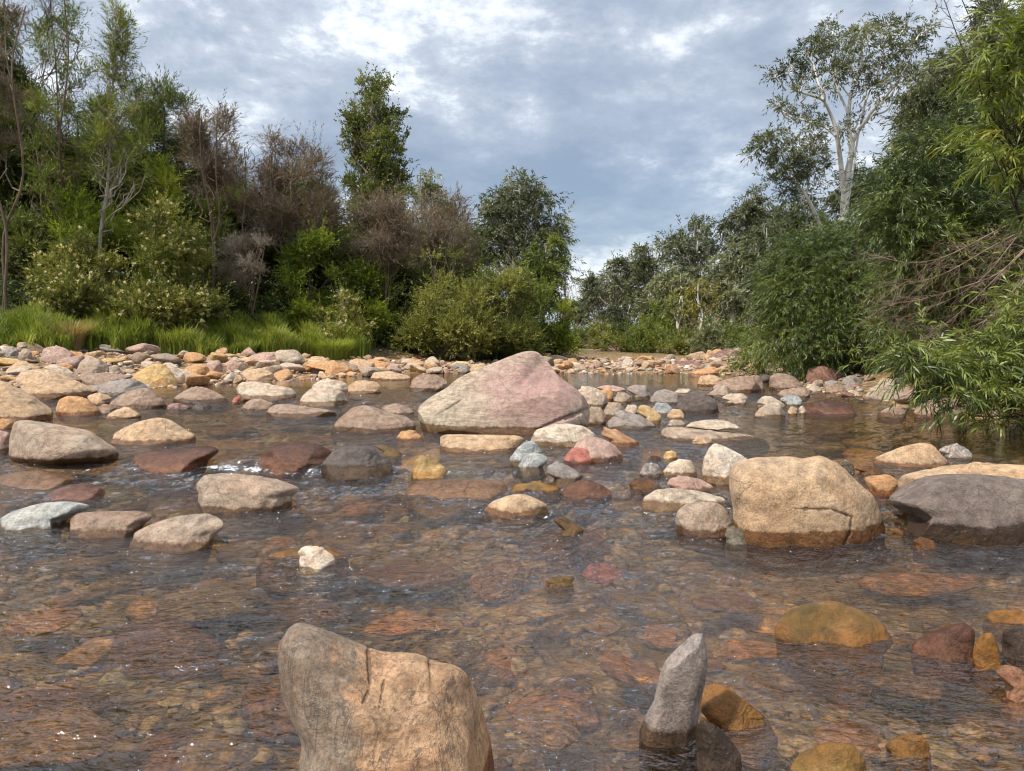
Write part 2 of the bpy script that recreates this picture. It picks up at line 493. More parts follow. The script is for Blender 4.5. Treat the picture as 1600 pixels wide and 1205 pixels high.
def water_mat():
    m, t = new_mat('stream_water')
    pos = t.n('ShaderNodeNewGeometry').outputs['Position']
    foam_a = t.n('ShaderNodeAttribute', attribute_name='foam').outputs['Fac']
    chop = t.n('ShaderNodeAttribute', attribute_name='chop').outputs['Fac']
    warp = t.vmath('MULTIPLY', t.vmath('SUBTRACT', t.noise(pos, 5.0, 3.0, out=1), (0.5, 0.5, 0.5)), (0.10, 0.10, 0.0))
    q = t.vmath('ADD', pos, warp)
    rip = t.n('ShaderNodeMapping', {'Vector': q, 'Rotation': (0, 0, math.radians(24)), 'Scale': (0.75, 1.5, 1.0)}).outputs[0]
    a = t.noise(rip, 15.0, 3.0, 0.55, 0.5)
    b = t.noise(rip, 46.0, 3.0, 0.55, 0.4)
    ra = t.math('SUBTRACT', 1.0, t.math('ABSOLUTE', t.math('MULTIPLY', t.math('SUBTRACT', a, 0.5), 3.6)))
    h = t.math('ADD', t.math('MULTIPLY', ra, 0.6), t.math('MULTIPLY', b, 0.55))
    bp = t.n('ShaderNodeBump', {'Strength': t.math('MULTIPLY', chop, WATER_BUMP), 'Distance': 0.016, 'Height': h})
    fr = t.n('ShaderNodeFresnel', {'IOR': 1.72, 'Normal': bp})
    gl = t.n('ShaderNodeBsdfGlossy', {'Color': (1, 1, 1), 'Roughness': 0.015, 'Normal': bp})
    if WATER_REFRACT:
        r1 = t.n('ShaderNodeBsdfRefraction', {'Color': (0.95, 0.85, 0.60), 'Roughness': 0.0, 'IOR': 1.333, 'Normal': bp})
        r2 = t.n('ShaderNodeBsdfTransparent', {'Color': (0.95, 0.85, 0.60)})
        rf = t.n('ShaderNodeMixShader', {0: 0.08, 1: r2, 2: r1})
    else:
        rf = t.n('ShaderNodeBsdfTransparent', {'Color': (0.93, 0.84, 0.66)})
    mx = t.n('ShaderNodeMixShader', {0: fr, 1: rf, 2: gl})
    fn = t.noise(pos, 28.0, 5.0, 0.7, 0.6)
    fm = t.ss(t.math('ADD', foam_a, fn), 1.02, 1.22, 0.0, 0.8)
    fo = t.n('ShaderNodeBsdfDiffuse', {0: (0.72, 0.75, 0.77)})
    mx = t.n('ShaderNodeMixShader', {0: fm, 1: mx, 2: fo})
    t.n('ShaderNodeOutputMaterial', {0: mx})
    return m


WATER_BUMP, WATER_REFRACT = 1.0, True
M_PEB, M_GROUND, M_WATER = pebble_mat(), ground_mat(), water_mat()

# ------------------------------------------------------------------ ground and water
def grid(name, xs, ys, zf, mat):
    X, Y = np.meshgrid(xs, ys)
    Z = zf(X, Y)
    v = np.stack([X, Y, Z], -1).reshape(-1, 3)
    nx, ny = len(xs), len(ys)
    i = (np.arange(ny - 1)[:, None] * nx + np.arange(nx - 1)[None, :]).ravel()
    q = np.stack([i, i + 1, i + nx + 1, i + nx], -1)
    me = mesh_from(name, v, q, np.zeros((0, 3), int))
    me.materials.append(mat)
    o = bpy.data.objects.new(name, me)
    COL.objects.link(o)
    return o, X, Y


def graded(a, b, c, n, pw):
    """coordinates from a to b, closest together round c"""
    u = np.linspace(-1, 1, n)
    s = np.sign(u) * np.abs(u) ** pw
    return np.where(s < 0, c + s * (c - a), c + s * (b - c))


def ground_full(x, y):
    z = ground_z(x, y)
    near = np.clip(1.5 - np.hypot(x, y) / 80, 0.25, 1)
    land = sstep(z - water_z(x, y), 0.1, 0.8)
    return z + (0.025 + 0.10 * land) * fbm(x * 1.7, y * 1.7, 0.3, 4) * near + 0.018 * fbm(x * 7, y * 7, 2.0, 3) * (np.hypot(x, y) < 40)


gx, gy = graded(-600, 600, -1.0, 420, 3.2), np.concatenate([-graded(0.0, 300, 0.0, 60, 3)[::-1][:30], np.linspace(0.02, 12, 170), np.linspace(12.1, 60, 180), np.geomspace(60.5, 900, 60)])
gy = np.unique(gy)
go, _, _ = grid('ground', gx, gy, ground_full, M_GROUND)
tag(go, 'earth banks, gravel bars and stony stream bed', None, None, 'structure')


def wave_amp(x, y):
    a = 0.0100 * np.ones_like(x)
    s = y - step1(x)
    a = a * (1 + 1.3 * np.exp(-((s + 0.25) / 0.55) ** 2))
    s2 = y - (10.6 + 0.5 * np.sin(x * 0.9))
    a = a * (1 + 1.0 * np.exp(-((s2 + 0.3) / 0.8) ** 2))
    calm = sstep(x, 1.6, 2.6) * sstep(s, 1.2, 2.5) * sstep(10.0 - y, 0.0, 1.2)
    a = a * (1 - 0.62 * calm)
    a = a * (1 - 0.22 * sstep(3.6 - y, 0.0, 1.0))
    a = a * (1 - 0.85 * sstep(y, 12.5, 15))
    a = a * (1 - 0.45 * sstep(-x, 3.2, 4.5) * sstep(y, 6.5, 8))
    return a


def water_full(x, y):
    a = wave_amp(x, y)
    wx, wy = x + 0.30 * fbm(x * 1.6, y * 1.6, 5.0, 3), y + 0.30 * fbm(x * 1.6 + 40, y * 1.6, 6.0, 3)
    c, s = math.cos(0.42), math.sin(0.42)
    u, v = c * wx + s * wy, -s * wx + c * wy
    n1 = fbm(u * 2.6, v * 5.2, 8.0, 2)
    r1 = 1 - np.abs(vnoise(u * 6.0, v * 12.0, 3.0)) * 2
    r2 = 1 - np.abs(vnoise(u * 13.0, v * 25.0, 1.0)) * 2
    return water_z(x, y) + 1.25 * a * (0.55 * n1 + 0.30 * r1 * (0.6 + 0.8 * vnoise(u * 1.3, v * 1.3, 12.0)) + 0.30 * r2 * (0.7 + 0.6 * vnoise(u * 2.1, v * 2.1, 14.0)) + 0.42 * fbm(u * 9, v * 15, 2.0, 2) + 0.14 * (1 - np.abs(vnoise(u * 24, v * 44, 4.0)) * 2) * sstep(7.0 - y, 0.0, 3.5))


wx_ = graded(-22, 15, 0.0, 1150, 1.9)
wy_ = np.concatenate([np.linspace(-3, 0.55, 60), np.geomspace(0.56, 48, 1000)])
wo, WXX, WYY = grid('water', wx_, wy_, water_full, M_WATER)
tag(wo, 'shallow clear amber stream water rippling between the stones', None, None, 'structure')
ch = np.minimum(wave_amp(WXX, WYY) / 0.0100, 1.3)
FOAM = []


def set_foam():
    f = np.zeros_like(WXX)
    for (x, y, rx, ry, s) in FOAM:
        f = np.maximum(f, s * np.exp(-((WXX - x) / rx) ** 2 - ((WYY - y) / ry) ** 2))
    co = np.empty(WXX.size * 3, np.float32)
    wo.data.vertices.foreach_get('co', co)
    co = co.reshape(-1, 3)
    ex, c2 = np.zeros_like(WXX), ch.copy()
    for (x, y, z, hw, hd, _s) in HERO:                   # rough water and flecks of foam below the stones
        if hw < 0.07 or not 2.2 < y < 12.5 or float(ground_z(x, y)) > float(water_z(x, y)):
            continue
        lx, ly = (WXX - x) / (hw * 1.25 + 0.05), (WYY - (y - hd * 0.75)) / (0.20 + 0.55 * hw)
        g = np.exp(-lx ** 2) * np.where(ly < 0, np.exp(-ly ** 2), np.exp(-(ly * 1.6) ** 2))
        ex = np.maximum(ex, g)
        rim = np.exp(-((np.hypot((WXX - x) / (hw + 0.02), (WYY - y) / (hd + 0.02)) - 1.04) / 0.13) ** 2) * (WYY < y + 0.3 * hd)
        f = np.maximum(f, (0.34 + 0.10 * math.sin(x * 37 + y * 11)) * rim * (abs(float(y - step1(x))) < 0.9) + 0.16 * rim)
    c2 = c2 + 0.7 * ex
    rough = 0.010 * ex * (fbm(WXX * 7, WYY * 11, 21.0, 3) + 0.5 * fbm(WXX * 19, WYY * 27, 22.0, 2))
    co[:, 2] += rough.ravel().astype(np.float32)
    wo.data.vertices.foreach_set('co', co.ravel())
    wo.data.update()
    for nm, arr in (('foam', f), ('chop', c2)):
        a = wo.data.attributes.new(nm, 'FLOAT', 'POINT')
        a.data.foreach_set('value', arr.ravel().astype(np.float32))

# ------------------------------------------------------------------ plants: builders
LM = {
    'fine_dark': leaf_mat('leaf_fine_dark', (0.035, 0.052, 0.016), (0.088, 0.113, 0.033), (0.189, 0.211, 0.058)),
    'fine_mid': leaf_mat('leaf_fine_mid', (0.052, 0.075, 0.018), (0.122, 0.159, 0.034), (0.256, 0.275, 0.064)),
    'bright': leaf_mat('leaf_bright', (0.069, 0.105, 0.017), (0.181, 0.241, 0.032), (0.374, 0.404, 0.051)),
    'yellow': leaf_mat('leaf_yellow', (0.109, 0.164, 0.021), (0.271, 0.344, 0.040), (0.490, 0.525, 0.073)),
    'olive': leaf_mat('leaf_olive', (0.070, 0.084, 0.023), (0.181, 0.199, 0.048), (0.348, 0.337, 0.090)),
    'gum': leaf_mat('leaf_gum', (0.041, 0.055, 0.028), (0.104, 0.120, 0.058), (0.217, 0.227, 0.116), 0.22, 0.45, 0.35),
    'gum_pale': leaf_mat('leaf_gum_pale', (0.065, 0.077, 0.039), (0.154, 0.172, 0.089), (0.290, 0.296, 0.159), 0.25, 0.45, 0.35),
    'gum_gold': leaf_mat('leaf_gum_gold', (0.072, 0.080, 0.020), (0.189, 0.181, 0.043), (0.377, 0.275, 0.058), 0.3),
    'poplar': leaf_mat('leaf_poplar', (0.056, 0.077, 0.018), (0.135, 0.161, 0.039), (0.273, 0.286, 0.076)),
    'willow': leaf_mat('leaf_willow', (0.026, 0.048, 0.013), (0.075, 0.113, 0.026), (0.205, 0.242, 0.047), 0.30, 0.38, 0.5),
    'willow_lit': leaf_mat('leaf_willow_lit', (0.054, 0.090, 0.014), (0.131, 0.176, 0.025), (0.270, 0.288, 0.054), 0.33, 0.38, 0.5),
    'bramble': leaf_mat('leaf_bramble', (0.028, 0.043, 0.014), (0.071, 0.098, 0.027), (0.181, 0.206, 0.052)),
    'dead': leaf_mat('leaf_dead', (0.09, 0.066, 0.042), (0.17, 0.125, 0.080), (0.27, 0.20, 0.13), 0.2, 0.7, 0.1),
    'grass': leaf_mat('leaf_grass', (0.088, 0.122, 0.023), (0.198, 0.257, 0.038), (0.427, 0.415, 0.095), 0.38, 0.45, 0.3),
    'straw': leaf_mat('leaf_straw', (0.176, 0.121, 0.055), (0.308, 0.231, 0.110), (0.462, 0.374, 0.220), 0.3, 0.6, 0.1),
    'flower': leaf_mat('petal_cream', (0.504, 0.432, 0.240), (0.660, 0.576, 0.336), (0.792, 0.720, 0.480), 0.3, 0.6, 0.1),
    'rust': leaf_mat('leaf_rust', (0.112, 0.032, 0.016), (0.216, 0.068, 0.032), (0.288, 0.112, 0.064), 0.3, 0.6, 0.1),
}
BK = {
    'brown': bark_mat('bark_brown', (0.11, 0.075, 0.05), (0.20, 0.15, 0.11)),
    'grey': bark_mat('bark_grey', (0.16, 0.13, 0.11), (0.30, 0.26, 0.22)),
    'white': bark_mat('bark_white', (0.54, 0.50, 0.45), (0.74, 0.71, 0.66), 2.2, 0.3, 0.25),
    'pale': bark_mat('bark_pale', (0.30, 0.25, 0.20), (0.48, 0.43, 0.37), 3.0, 0.3),
    'dark': bark_mat('bark_dark', (0.035, 0.026, 0.02), (0.075, 0.055, 0.042)),
    'dead': bark_mat('bark_dead', (0.20, 0.165, 0.125), (0.36, 0.31, 0.245)),
    'twig': bark_mat('bark_twig', (0.15, 0.10, 0.078), (0.30, 0.22, 0.175)),
}
#        leaf length, width, leaves per twig, twig length, droop, upward lean, angle, cover
ST = {
    'fine': (0.17, 0.026, 12, 0.55, 0.10, 0.55, 0.6, 4.2),
    'bushy': (0.12, 0.036, 12, 0.45, 0.08, 0.5, 0.8, 4.8),
    'broad': (0.13, 0.085, 10, 0.50, 0.10, 0.6, 0.95, 5.0),
    'gum': (0.20, 0.050, 11, 0.50, 0.45, 0.20, 0.80, 4.6),
    'droop': (0.24, 0.020, 10, 0.60, 0.75, 0.25, 0.5, 4.4),
    'bramble': (0.10, 0.060, 12, 0.60, 0.45, 0.35, 1.0, 4.5),
}


def leaf_cloud(mb, P, D, tlen, nl, L, W, droop, ang, tint, rng, lance=False):
    """leaves set along each twig: P, D are twig feet and directions"""
    M = len(P)
    if M == 0:
        return
    tl = (tlen * rng.uniform(0.6, 1.25, M))[:, None]
    t = (np.linspace(0.12, 1.0, nl)[None, :] + rng.uniform(-0.04, 0.04, (M, nl)))
    down = np.array([0, 0, -1.0])
    pos = P[:, None, :] + D[:, None, :] * (tl * t)[..., None] + down * (droop * tl * t * t)[..., None]
    tan = unit(D[:, None, :] + down * (2 * droop * t)[..., None])
    ref = unit(np.cross(tan, np.array([0.31, 0.2, 0.93])))
    ref2 = np.cross(tan, ref)
    az = np.arange(nl)[None, :] * 2.4 + rng.uniform(0, 6.28, (M, 1)) + rng.uniform(-0.5, 0.5, (M, nl))
    perp = ref * np.cos(az)[..., None] + ref2 * np.sin(az)[..., None]
    a = ang * rng.uniform(0.65, 1.3, (M, nl)) * (1.1 - 0.5 * t)
    ld = unit(tan * np.cos(a)[..., None] + perp * np.sin(a)[..., None] + down * 0.28 * droop)
    sd = unit(np.cross(ld, rng.normal(0, 1, (M, nl, 3)) + np.array([0, 0, 1.2])))
    l = L * rng.uniform(0.65, 1.2, (M, nl, 1))
    w = 0.5 * W * rng.uniform(0.75, 1.2, (M, nl, 1))
    tt = np.clip(np.asarray(tint).reshape(M, 1) + rng.normal(0, 0.13, (M, nl)), 0, 1).ravel()
    b = pos.reshape(-1, 3)
    ld, sd, l, w = ld.reshape(-1, 3), sd.reshape(-1, 3), l.reshape(-1, 1), w.reshape(-1, 1)
    N = len(b)
    i = np.arange(N)[:, None]
    if lance:
        sag = np.array([0, 0, -1.0]) * l * 0.10
        v = np.stack([b, b + ld * l * 0.30 + sd * w, b + ld * l * 0.30 - sd * w, b + ld * l * 0.68 + sd * w * 0.85 + sag * 0.6, b + ld * l * 0.68 - sd * w * 0.85 + sag * 0.6, b + ld * l + sag * 1.8], 1).reshape(-1, 3)
        base = i * 6
        mb.add(v, quads=base + np.array([[1, 2, 4, 3]]), tint=tt)
        mb.add(np.zeros((0, 3)), tris=np.concatenate([base + np.array([[0, 2, 1]]) - 6 * N, base + np.array([[3, 4, 5]]) - 6 * N]) , tint=np.concatenate([tt, tt]))
    else:
        v = np.stack([b, b + ld * l * 0.45 + sd * w, b + ld * l, b + ld * l * 0.45 - sd * w], 1).reshape(-1, 3)
        mb.add(v, quads=i * 4 + np.arange(4)[None, :], tint=tt)


def ribbons(mb, P, D, length, rad, droop, rng, seg=3, tint=0.5):
    """thin tapering three-sided twigs"""
    M = len(P)
    t = np.linspace(0, 1, seg + 1)
    ln = np.broadcast_to(np.asarray(length, float), (M,))[:, None, None]
    wob = rng.normal(0, 0.06, (M, seg + 1, 3)) * ln
    wob[:, 0] = 0
    pts = P[:, None, :] + D[:, None, :] * ln * t[None, :, None] + np.array([0, 0, -1.0]) * droop * ln * (t * t)[None, :, None] + wob
    a = unit(np.cross(D, np.array([0.2, 0.3, 0.93])))
    b = np.cross(D, a)
    r = np.broadcast_to(np.asarray(rad, float), (M,))[:, None] * (1 - 0.8 * t)[None, :]
    ring = []
    for k in range(3):
        an = k * 2.0944
        ring.append(pts + (a * math.cos(an) + b * math.sin(an))[:, None, :] * r[..., None])
    v = np.stack(ring, 2)                                    # M, seg+1, 3, xyz
    base = (np.arange(M) * (seg + 1) * 3)[:, None, None] + (np.arange(seg) * 3)[None, :, None]
    j = np.arange(3)[None, None, :]
    k = (j + 1) % 3
    q = np.stack([base + j, base + k, base + 3 + k, base + 3 + j], -1).reshape(-1, 4)
    mb.add(v.reshape(-1, 3), quads=q, tint=tint)
    return pts


def shape_lobes(shape, c, w, dp, z0, z1, n, rng):
    """clump centres and sizes that fill a crown of the given habit"""
    H = z1 - z0
    out = []
    n = int(n * 1.7)
    for k in range(n):
        for _ in range(60):
            u = rng.uniform(-1, 1, 3)
            if shape == 'dome' and k % 3 == 0:
                u[2] = rng.uniform(-1, -0.6)
            if shape in ('column', 'cone'):
                u[2] = -1 + 2 * (k + rng.random()) / n
                u[:2] *= (0.12 + 0.88 * (1.03 - (u[2] + 1) / 2)) if shape == 'cone' else min(1.0, 0.36 + (1.03 - (u[2] + 1) / 2) * 2.6)
            h = (u[2] + 1) / 2
            rho = math.hypot(u[0], u[1])
            if shape == 'column':
                lim = 0.98 * min(1.0, 0.34 + (1.03 - h) * 2.6) * (0.85 + 0.15 * min(1, h * 4))
            elif shape == 'cone':
                lim = (1.03 - h) ** 0.8
            elif shape == 'dome':
                lim = math.sqrt(max(0, 1 - h * h)) * 0.95 + 0.03
            elif shape == 'umbrella':
                lim = math.sqrt(max(0, 1 - h * h)) if h > 0.35 else 0.35 + 0.5 * h
            else:
                lim = math.sqrt(max(0, 1 - (2 * h - 1) ** 2))
            if rho < lim and (rho > 0.45 * lim or rng.random() < 0.35 or h > 0.8):
                break
        r = min(w, H) * rng.uniform(0.09, 0.21) * (0.75 if h > 0.85 else 1.0)
        if shape in ('column', 'cone'):
            r *= 1.0 - 0.45 * h
        out.append((np.array([c[0] + u[0] * (w / 2 - r * 0.6), c[1] + u[1] * (dp / 2), z0 + r * 0.6 + h * (H - r * 1.3)]), np.array([r, r, r * rng.uniform(0.7, 1.0)])))
    return out


def fill_lobes(mb, lobes, style, area, scale, rng, base_tint=0.5, lance=False, cov=1.0, spread=0.16):
    L, W, nl, tw, droop, up, ang, cv = style
    L, W, tw = L * scale, W * scale, tw * scale
    n = max(20, int(cv * cov * area / (0.5 * L * W) / nl))
    R = np.array([l[1] for l in lobes])
    C_ = np.array([l[0] for l in lobes])
    p = R[:, 0] ** 2
    idx = rng.choice(len(lobes), n, p=p / p.sum())
    lt = base_tint + rng.normal(0, spread, len(lobes))
    u = unit(rng.normal(0, 1, (n, 3)))
    u[:, 2] = np.where((u[:, 2] < -0.3) & (rng.random(n) < 0.6), -u[:, 2], u[:, 2])
    rr = 0.35 + (0.85 if lance else 0.62) * rng.random(n) ** 0.7
    P = C_[idx] + u * R[idx] * rr[:, None]
    D = unit(u * 0.9 + np.array([0, 0, up]) + rng.normal(0, 0.42, (n, 3)))
    P = P - D * tw * 0.35
    ks = max(4, n // (8 if lance else 14))                                # long shoots that break the outline
    su = unit(u[:ks] + np.array([0, 0, 0.35]))
    SP = C_[idx[:ks]] + su * R[idx[:ks]] * 0.8
    leaf_cloud(mb, SP, unit(su + np.array([0, 0, up]) + rng.normal(0, 0.3, (ks, 3))), tw * 1.9, nl, L, W, droop * 0.8, ang, lt[idx[:ks]] + 0.06, rng, lance)
    leaf_cloud(mb, P, D, tw, nl, L, W, droop, ang, lt[idx] + rng.normal(0, 0.09, n), rng, lance)
    return P, D


def limbs(mb, base, top, r0, lobes, rng, stems=1, r_min=0.012, share=1.0, sides=6, fork=0.25):
    """stems from the ground and a curved limb to each clump"""
    base, top = np.asarray(base, float), np.asarray(top, float)
    H = top[2] - base[2]
    lines = []
    for s in range(stems):
        off = np.array([rng.normal(0, 0.16), rng.normal(0, 0.16), 0]) * (H * 0.5 if stems > 1 else 0.12 * H)
        pts = spline(wiggle(np.linspace(base + (off * 0.08), top + off, 5), H * 0.022, rng), 4)
        rad = r0 * (1 - 0.85 * np.linspace(0, 1, len(pts))) * (0.75 if stems > 1 else 1) + r_min
        tube(mb, pts, rad, 7)
        lines.append(pts)
    for c, r in lobes:
        if rng.random() > share:
            continue
        ln = lines[int(rng.integers(len(lines)))]
        hd = np.hypot(c[0] - ln[:, 0], c[1] - ln[:, 1])
        za = c[2] - 0.75 * hd - 0.08 * H
        k = int(np.clip(np.argmin(np.abs(ln[:, 2] - np.maximum(za, base[2] + fork * H))), 1, len(ln) - 2))
        p0 = ln[k]
        mid = p0 * 0.5 + c * 0.5 + np.array([0, 0, -0.05 * H]) + rng.normal(0, 0.03 * H, 3)
        pts = wiggle(bez(p0, mid, c, 7), 0.012 * H, rng)
        rs = max(r_min * 1.4, r0 * 0.42 * (1 - k / len(ln)) + r_min)
        tube(mb, pts, np.linspace(rs, r_min, 7), sides if rs > 0.04 else 4)
        for _ in range(3):
            e = c + unit(rng.normal(0, 1, 3) + [0, 0, 0.5]) * r * 0.8
            tube(mb, wiggle(bez(pts[4], (pts[4] + e) / 2 + rng.normal(0, 0.1, 3) * r, e, 5), 0.01 * H, rng), np.linspace(rs * 0.5, r_min * 0.6, 5), 4)


def plant(name, label, cat, px0, px1, pyt, pyb, d, shape, style, leaf, bark='brown', n=16, cov=1.0, r0=None, seed=0, stems=1,
          group=None, trunk_px=None, tint=0.5, deep=0.8, lance=False, share=1.0, base_py=None, spread=0.16, zb=None, flowers=0, fork=0.25, lsc=None):
    """a tree or shrub whose crown covers px0..px1, pyt..pyb of the photograph when it stands d metres away"""
    if cat in ('shrub', 'bramble') and px1 <= 660 and d < 29:
        d += 1.9                                            # behind the belt of grass
    rng = np.random.default_rng(seed or abs(hash_s(label)) % 99991)
    a, b = at(px0, pyt, d), at(px1, pyb, d)
    w, z1, z0 = b[0] - a[0], a[2], b[2]
    xc = (a[0] + b[0]) / 2 if trunk_px is None else at(trunk_px, pyb, d)[0]
    gz = float(ground_z(xc, d)) - 0.05 if zb is None else zb
    z0 = max(z0, gz + 0.05)
    z1 = max(z1, z0 + 0.5)
    root = empty(name, (xc, d, gz))
    tag(root, label, cat, group)
    o = np.array([xc, d, gz])
    lob = shape_lobes(shape, ((a[0] + b[0]) / 2, d), w, w * deep, z0, z1, n, rng)
    sc_ = lsc if lsc else max(1.0, (d / 26.0) ** 0.8)
    cm = MB()
    P, D = fill_lobes(cm, lob, ST[style], w * (z1 - z0), sc_, rng, tint, lance, cov, spread)
    H = z1 - gz
    tm = MB()
    low_ = cat in ('shrub', 'bramble')
    limbs(tm, o, ((a[0] + b[0]) / 2, d, z0 + (0.5 if low_ else 0.85) * (z1 - z0)), r0 or H * (0.007 if low_ else 0.014), lob, rng, max(stems, 4) if low_ else stems, 0.010 * sc_, share, fork=0.06 if low_ else fork)
    tm.build('trunk', BK[bark], root, origin=o)
    cr = cm.build('crown', LM[leaf], root, origin=o, smooth=False)
    if flowers:
        fm = MB()
        k = rng.choice(len(P), flowers)
        side = D[k]
        Q = P[k] + side * ST[style][3] * sc_ * 0.75
        keep = Q[:, 1] < d + 0.15 * w
        Q = Q[keep]
        leaf_cloud(fm, Q, unit(rng.normal(0, 1, Q.shape) + [0, -0.3, 0.8]), 0.09, 10, 0.070 * sc_, 0.055 * sc_, 0, 1.2, np.full(len(Q), 0.5), rng)
        fm.build('blossom', LM['flower'], root, origin=o, smooth=False)
    return root


def hash_s(s):
    h = 5381
    for ch_ in s:
        h = (h * 33 + ord(ch_)) & 0x7FFFFFFF
    return h


def twiggy(name, label, px0, px1, pyt, pyb, d, n=14, twigs=900, bark='dead', leaf=None, cov=0.4, seed=0, stems=3, shape='round', group=None, cat='tree', r0=0.05, lean=0.0, rad=0.0075):
    """a bare or half-dead tree: limbs with a mist of fine twigs"""
    rng = np.random.default_rng(seed or hash_s(label) % 99991)
    a, b = at(px0, pyt, d), at(px1, pyb, d)
    w, z1, z0 = b[0] - a[0], a[2], b[2]
    xc = (a[0] + b[0]) / 2
    gz = float(ground_z(xc, d)) - 0.05
    z0 = max(z0, gz + 0.2)
    o = np.array([xc, d, gz])
    root = empty(name, o)
    tag(root, label, cat, group)
    lob = shape_lobes(shape, (xc, d), w, w * 0.7, z0, z1, n, rng)
    tm = MB()
    limbs(tm, o + np.array([lean, 0, 0]), (xc, d, z0 + 0.8 * (z1 - z0)), r0, lob, rng, stems, 0.012)
    tm.build('trunk', BK['brown' if bark == 'dead' else bark], root, origin=o)
    cm = MB()
    C_ = np.array([l[0] for l in lob]); R = np.array([l[1] for l in lob])
    idx = rng.choice(len(lob), twigs)
    u = unit(rng.normal(0, 1, (twigs, 3)))
    P = C_[idx] + u * R[idx] * (rng.random(twigs) * 0.5)[:, None]
    D = unit(u * 0.8 + unit(P - np.array([xc, d, z0 - 0.3 * (z1 - z0)])) * 0.8 + rng.normal(0, 0.25, (twigs, 3)))
    ln = R[idx][:, 0] * rng.uniform(0.7, 1.3, twigs)
    pts = ribbons(cm, P, D, ln, rad, 0.12, rng, 4, 0.45)
    for t_ in (1, 2, 3, 4):
        for _ in range(2):
            D2 = unit(D + rng.normal(0, 0.5, D.shape))
            p2 = ribbons(cm, pts[:, t_], D2, ln * 0.45, rad * 0.6, 0.2, rng, 2, 0.5)
    o_cr = cm.build('crown', BK[bark], root, origin=o, smooth=False)
    if leaf:
        lm = MB()
        fill_lobes(lm, lob, ST['fine'], w * (z1 - z0), 1.0, rng, 0.5, cov=cov)
        lm.build('foliage', LM[leaf], root, origin=o, smooth=False)
    return root


# ------------------------------------------------------------------ left bank, back to front
plant('tree', 'tall dark feathery tree cropped by the top left corner', 'tree', -110, 40, -60, 330, 31, 'round', 'droop', 'fine_dark', 'brown', 16, 0.7, stems=2, tint=0.45)
plant('tree', 'tall slender open tree rising out of frame, left of the pale trunked sapling', 'tree', 30, 150, -70, 330, 25.5, 'column', 'fine', 'fine_mid', 'brown', 30, 0.34, stems=3, deep=0.9, tint=0.5, r0=0.05)
plant('tree', 'slender sapling with pale trunk and upright plumes of green above the dark bank', 'tree', 128, 248, 5, 300, 24.5, 'cone', 'fine', 'fine_mid', 'pale', 30, 0.42, stems=1, trunk_px=165, tint=0.62, r0=0.06, fork=0.3)
DARKG = 'dark evergreens massed behind the left bank'
for i, (x0, x1, yt, yb, d, lab) in enumerate([
        (-60, 120, 130, 480, 29, 'dark evergreen filling the left edge of the bank above the long grass'),
        (60, 230, 150, 470, 30, 'dark evergreen behind the pale trunked sapling'),
        (190, 330, 130, 430, 30.5, 'dark green leaning evergreen right of the pale trunked sapling'),
        (290, 420, 260, 500, 31, 'dark evergreen between the rusty airy tree and the brown twiggy tree'),
        (-30, 160, 330, 545, 26, 'low dark evergreen over the grass at the left edge'),
        (380, 560, 300, 520, 32, 'dark evergreen under the brown twiggy tree'),
        (540, 720, 350, 520, 35, 'dark evergreen under the purple brown dead thicket'),
        (-90, 90, 60, 420, 32, 'tallest dark evergreen at the left edge'),
        (100, 250, 200, 420, 33, 'dark evergreen peeping between the sapling and the leaning evergreen'),
        (250, 370, 235, 470, 33, 'dark evergreen behind the airy rusty tree'),
        (410, 540, 255, 480, 34, 'dark evergreen standing behind the brown twiggy tree'),
        (640, 760, 350, 520, 40, 'dark evergreen left of the rounded gum'),
        (-60, 110, 350, 560, 33.5, 'low dark evergreen at the back of the left edge'),
        (90, 240, 355, 560, 34.5, 'low dark evergreen at the back under the sapling'),
        (220, 370, 360, 560, 34.5, 'low dark evergreen at the back under the airy rusty tree'),
        (350, 500, 370, 560, 35.5, 'low dark evergreen at the back under the brown twiggy tree'),
        (480, 620, 380, 560, 37, 'low dark evergreen at the back under the poplar'),
        (600, 740, 385, 560, 39, 'low dark evergreen at the back under the grey brown thicket')]):
    plant('tree', lab, 'tree', x0 - (20 if 'at the back' in lab else 0), x1 + (20 if 'at the back' in lab else 0), yt, yb, d, 'dome' if 'at the back' in lab else 'round', 'fine', 'fine_dark', 'dark', 24, 1.5, stems=2, tint=0.50, group=DARKG)
twiggy('tree', 'airy half dead tree with rusty brown tips left of the brown twiggy tree', 270, 392, 150, 330, 27, 16, 700, 'dead', 'dead', 0.35, r0=0.06)
twiggy('tree', 'wispy grey twigged tree in the top left corner', -60, 45, -40, 260, 23, 10, 600, 'dead', 'dead', 0.2, r0=0.05)
twiggy('tree', 'brown twiggy tree with purple brown crown left of the poplar', 370, 532, 205, 420, 29, 26, 850, 'dead', 'dead', 0.50, r0=0.07)
twiggy('tree', 'purple brown leafless thicket in front of the poplar', 528, 660, 285, 440, 30, 22, 900, 'dead', 'dead', 0.40, stems=4, r0=0.06)
twiggy('tree', 'grey brown leafless thicket right of the poplar base', 620, 760, 300, 440, 32, 22, 800, 'dead', 'dead', 0.30, stems=4, r0=0.06)
twiggy('tree', 'bare pale twigged sapling leaning at the left of the brown twiggy tree', 352, 420, 195, 400, 28, 7, 120, 'twig', None, 0.2, stems=2, r0=0.035)
plant('poplar_tree', 'tall columnar poplar standing above the left bank thickets', 'tree', 533, 640, 118, 420, 46, 'column', 'broad', 'poplar', 'pale', 110, 1.7, deep=0.95, tint=0.5, r0=0.22, lsc=1.12)
plant('gum_tree', 'thin drooping pale gum right beside the poplar', 'tree', 625, 695, 262, 350, 44, 'round', 'gum', 'gum_pale', 'pale', 9, 0.55, stems=2, tint=0.6)
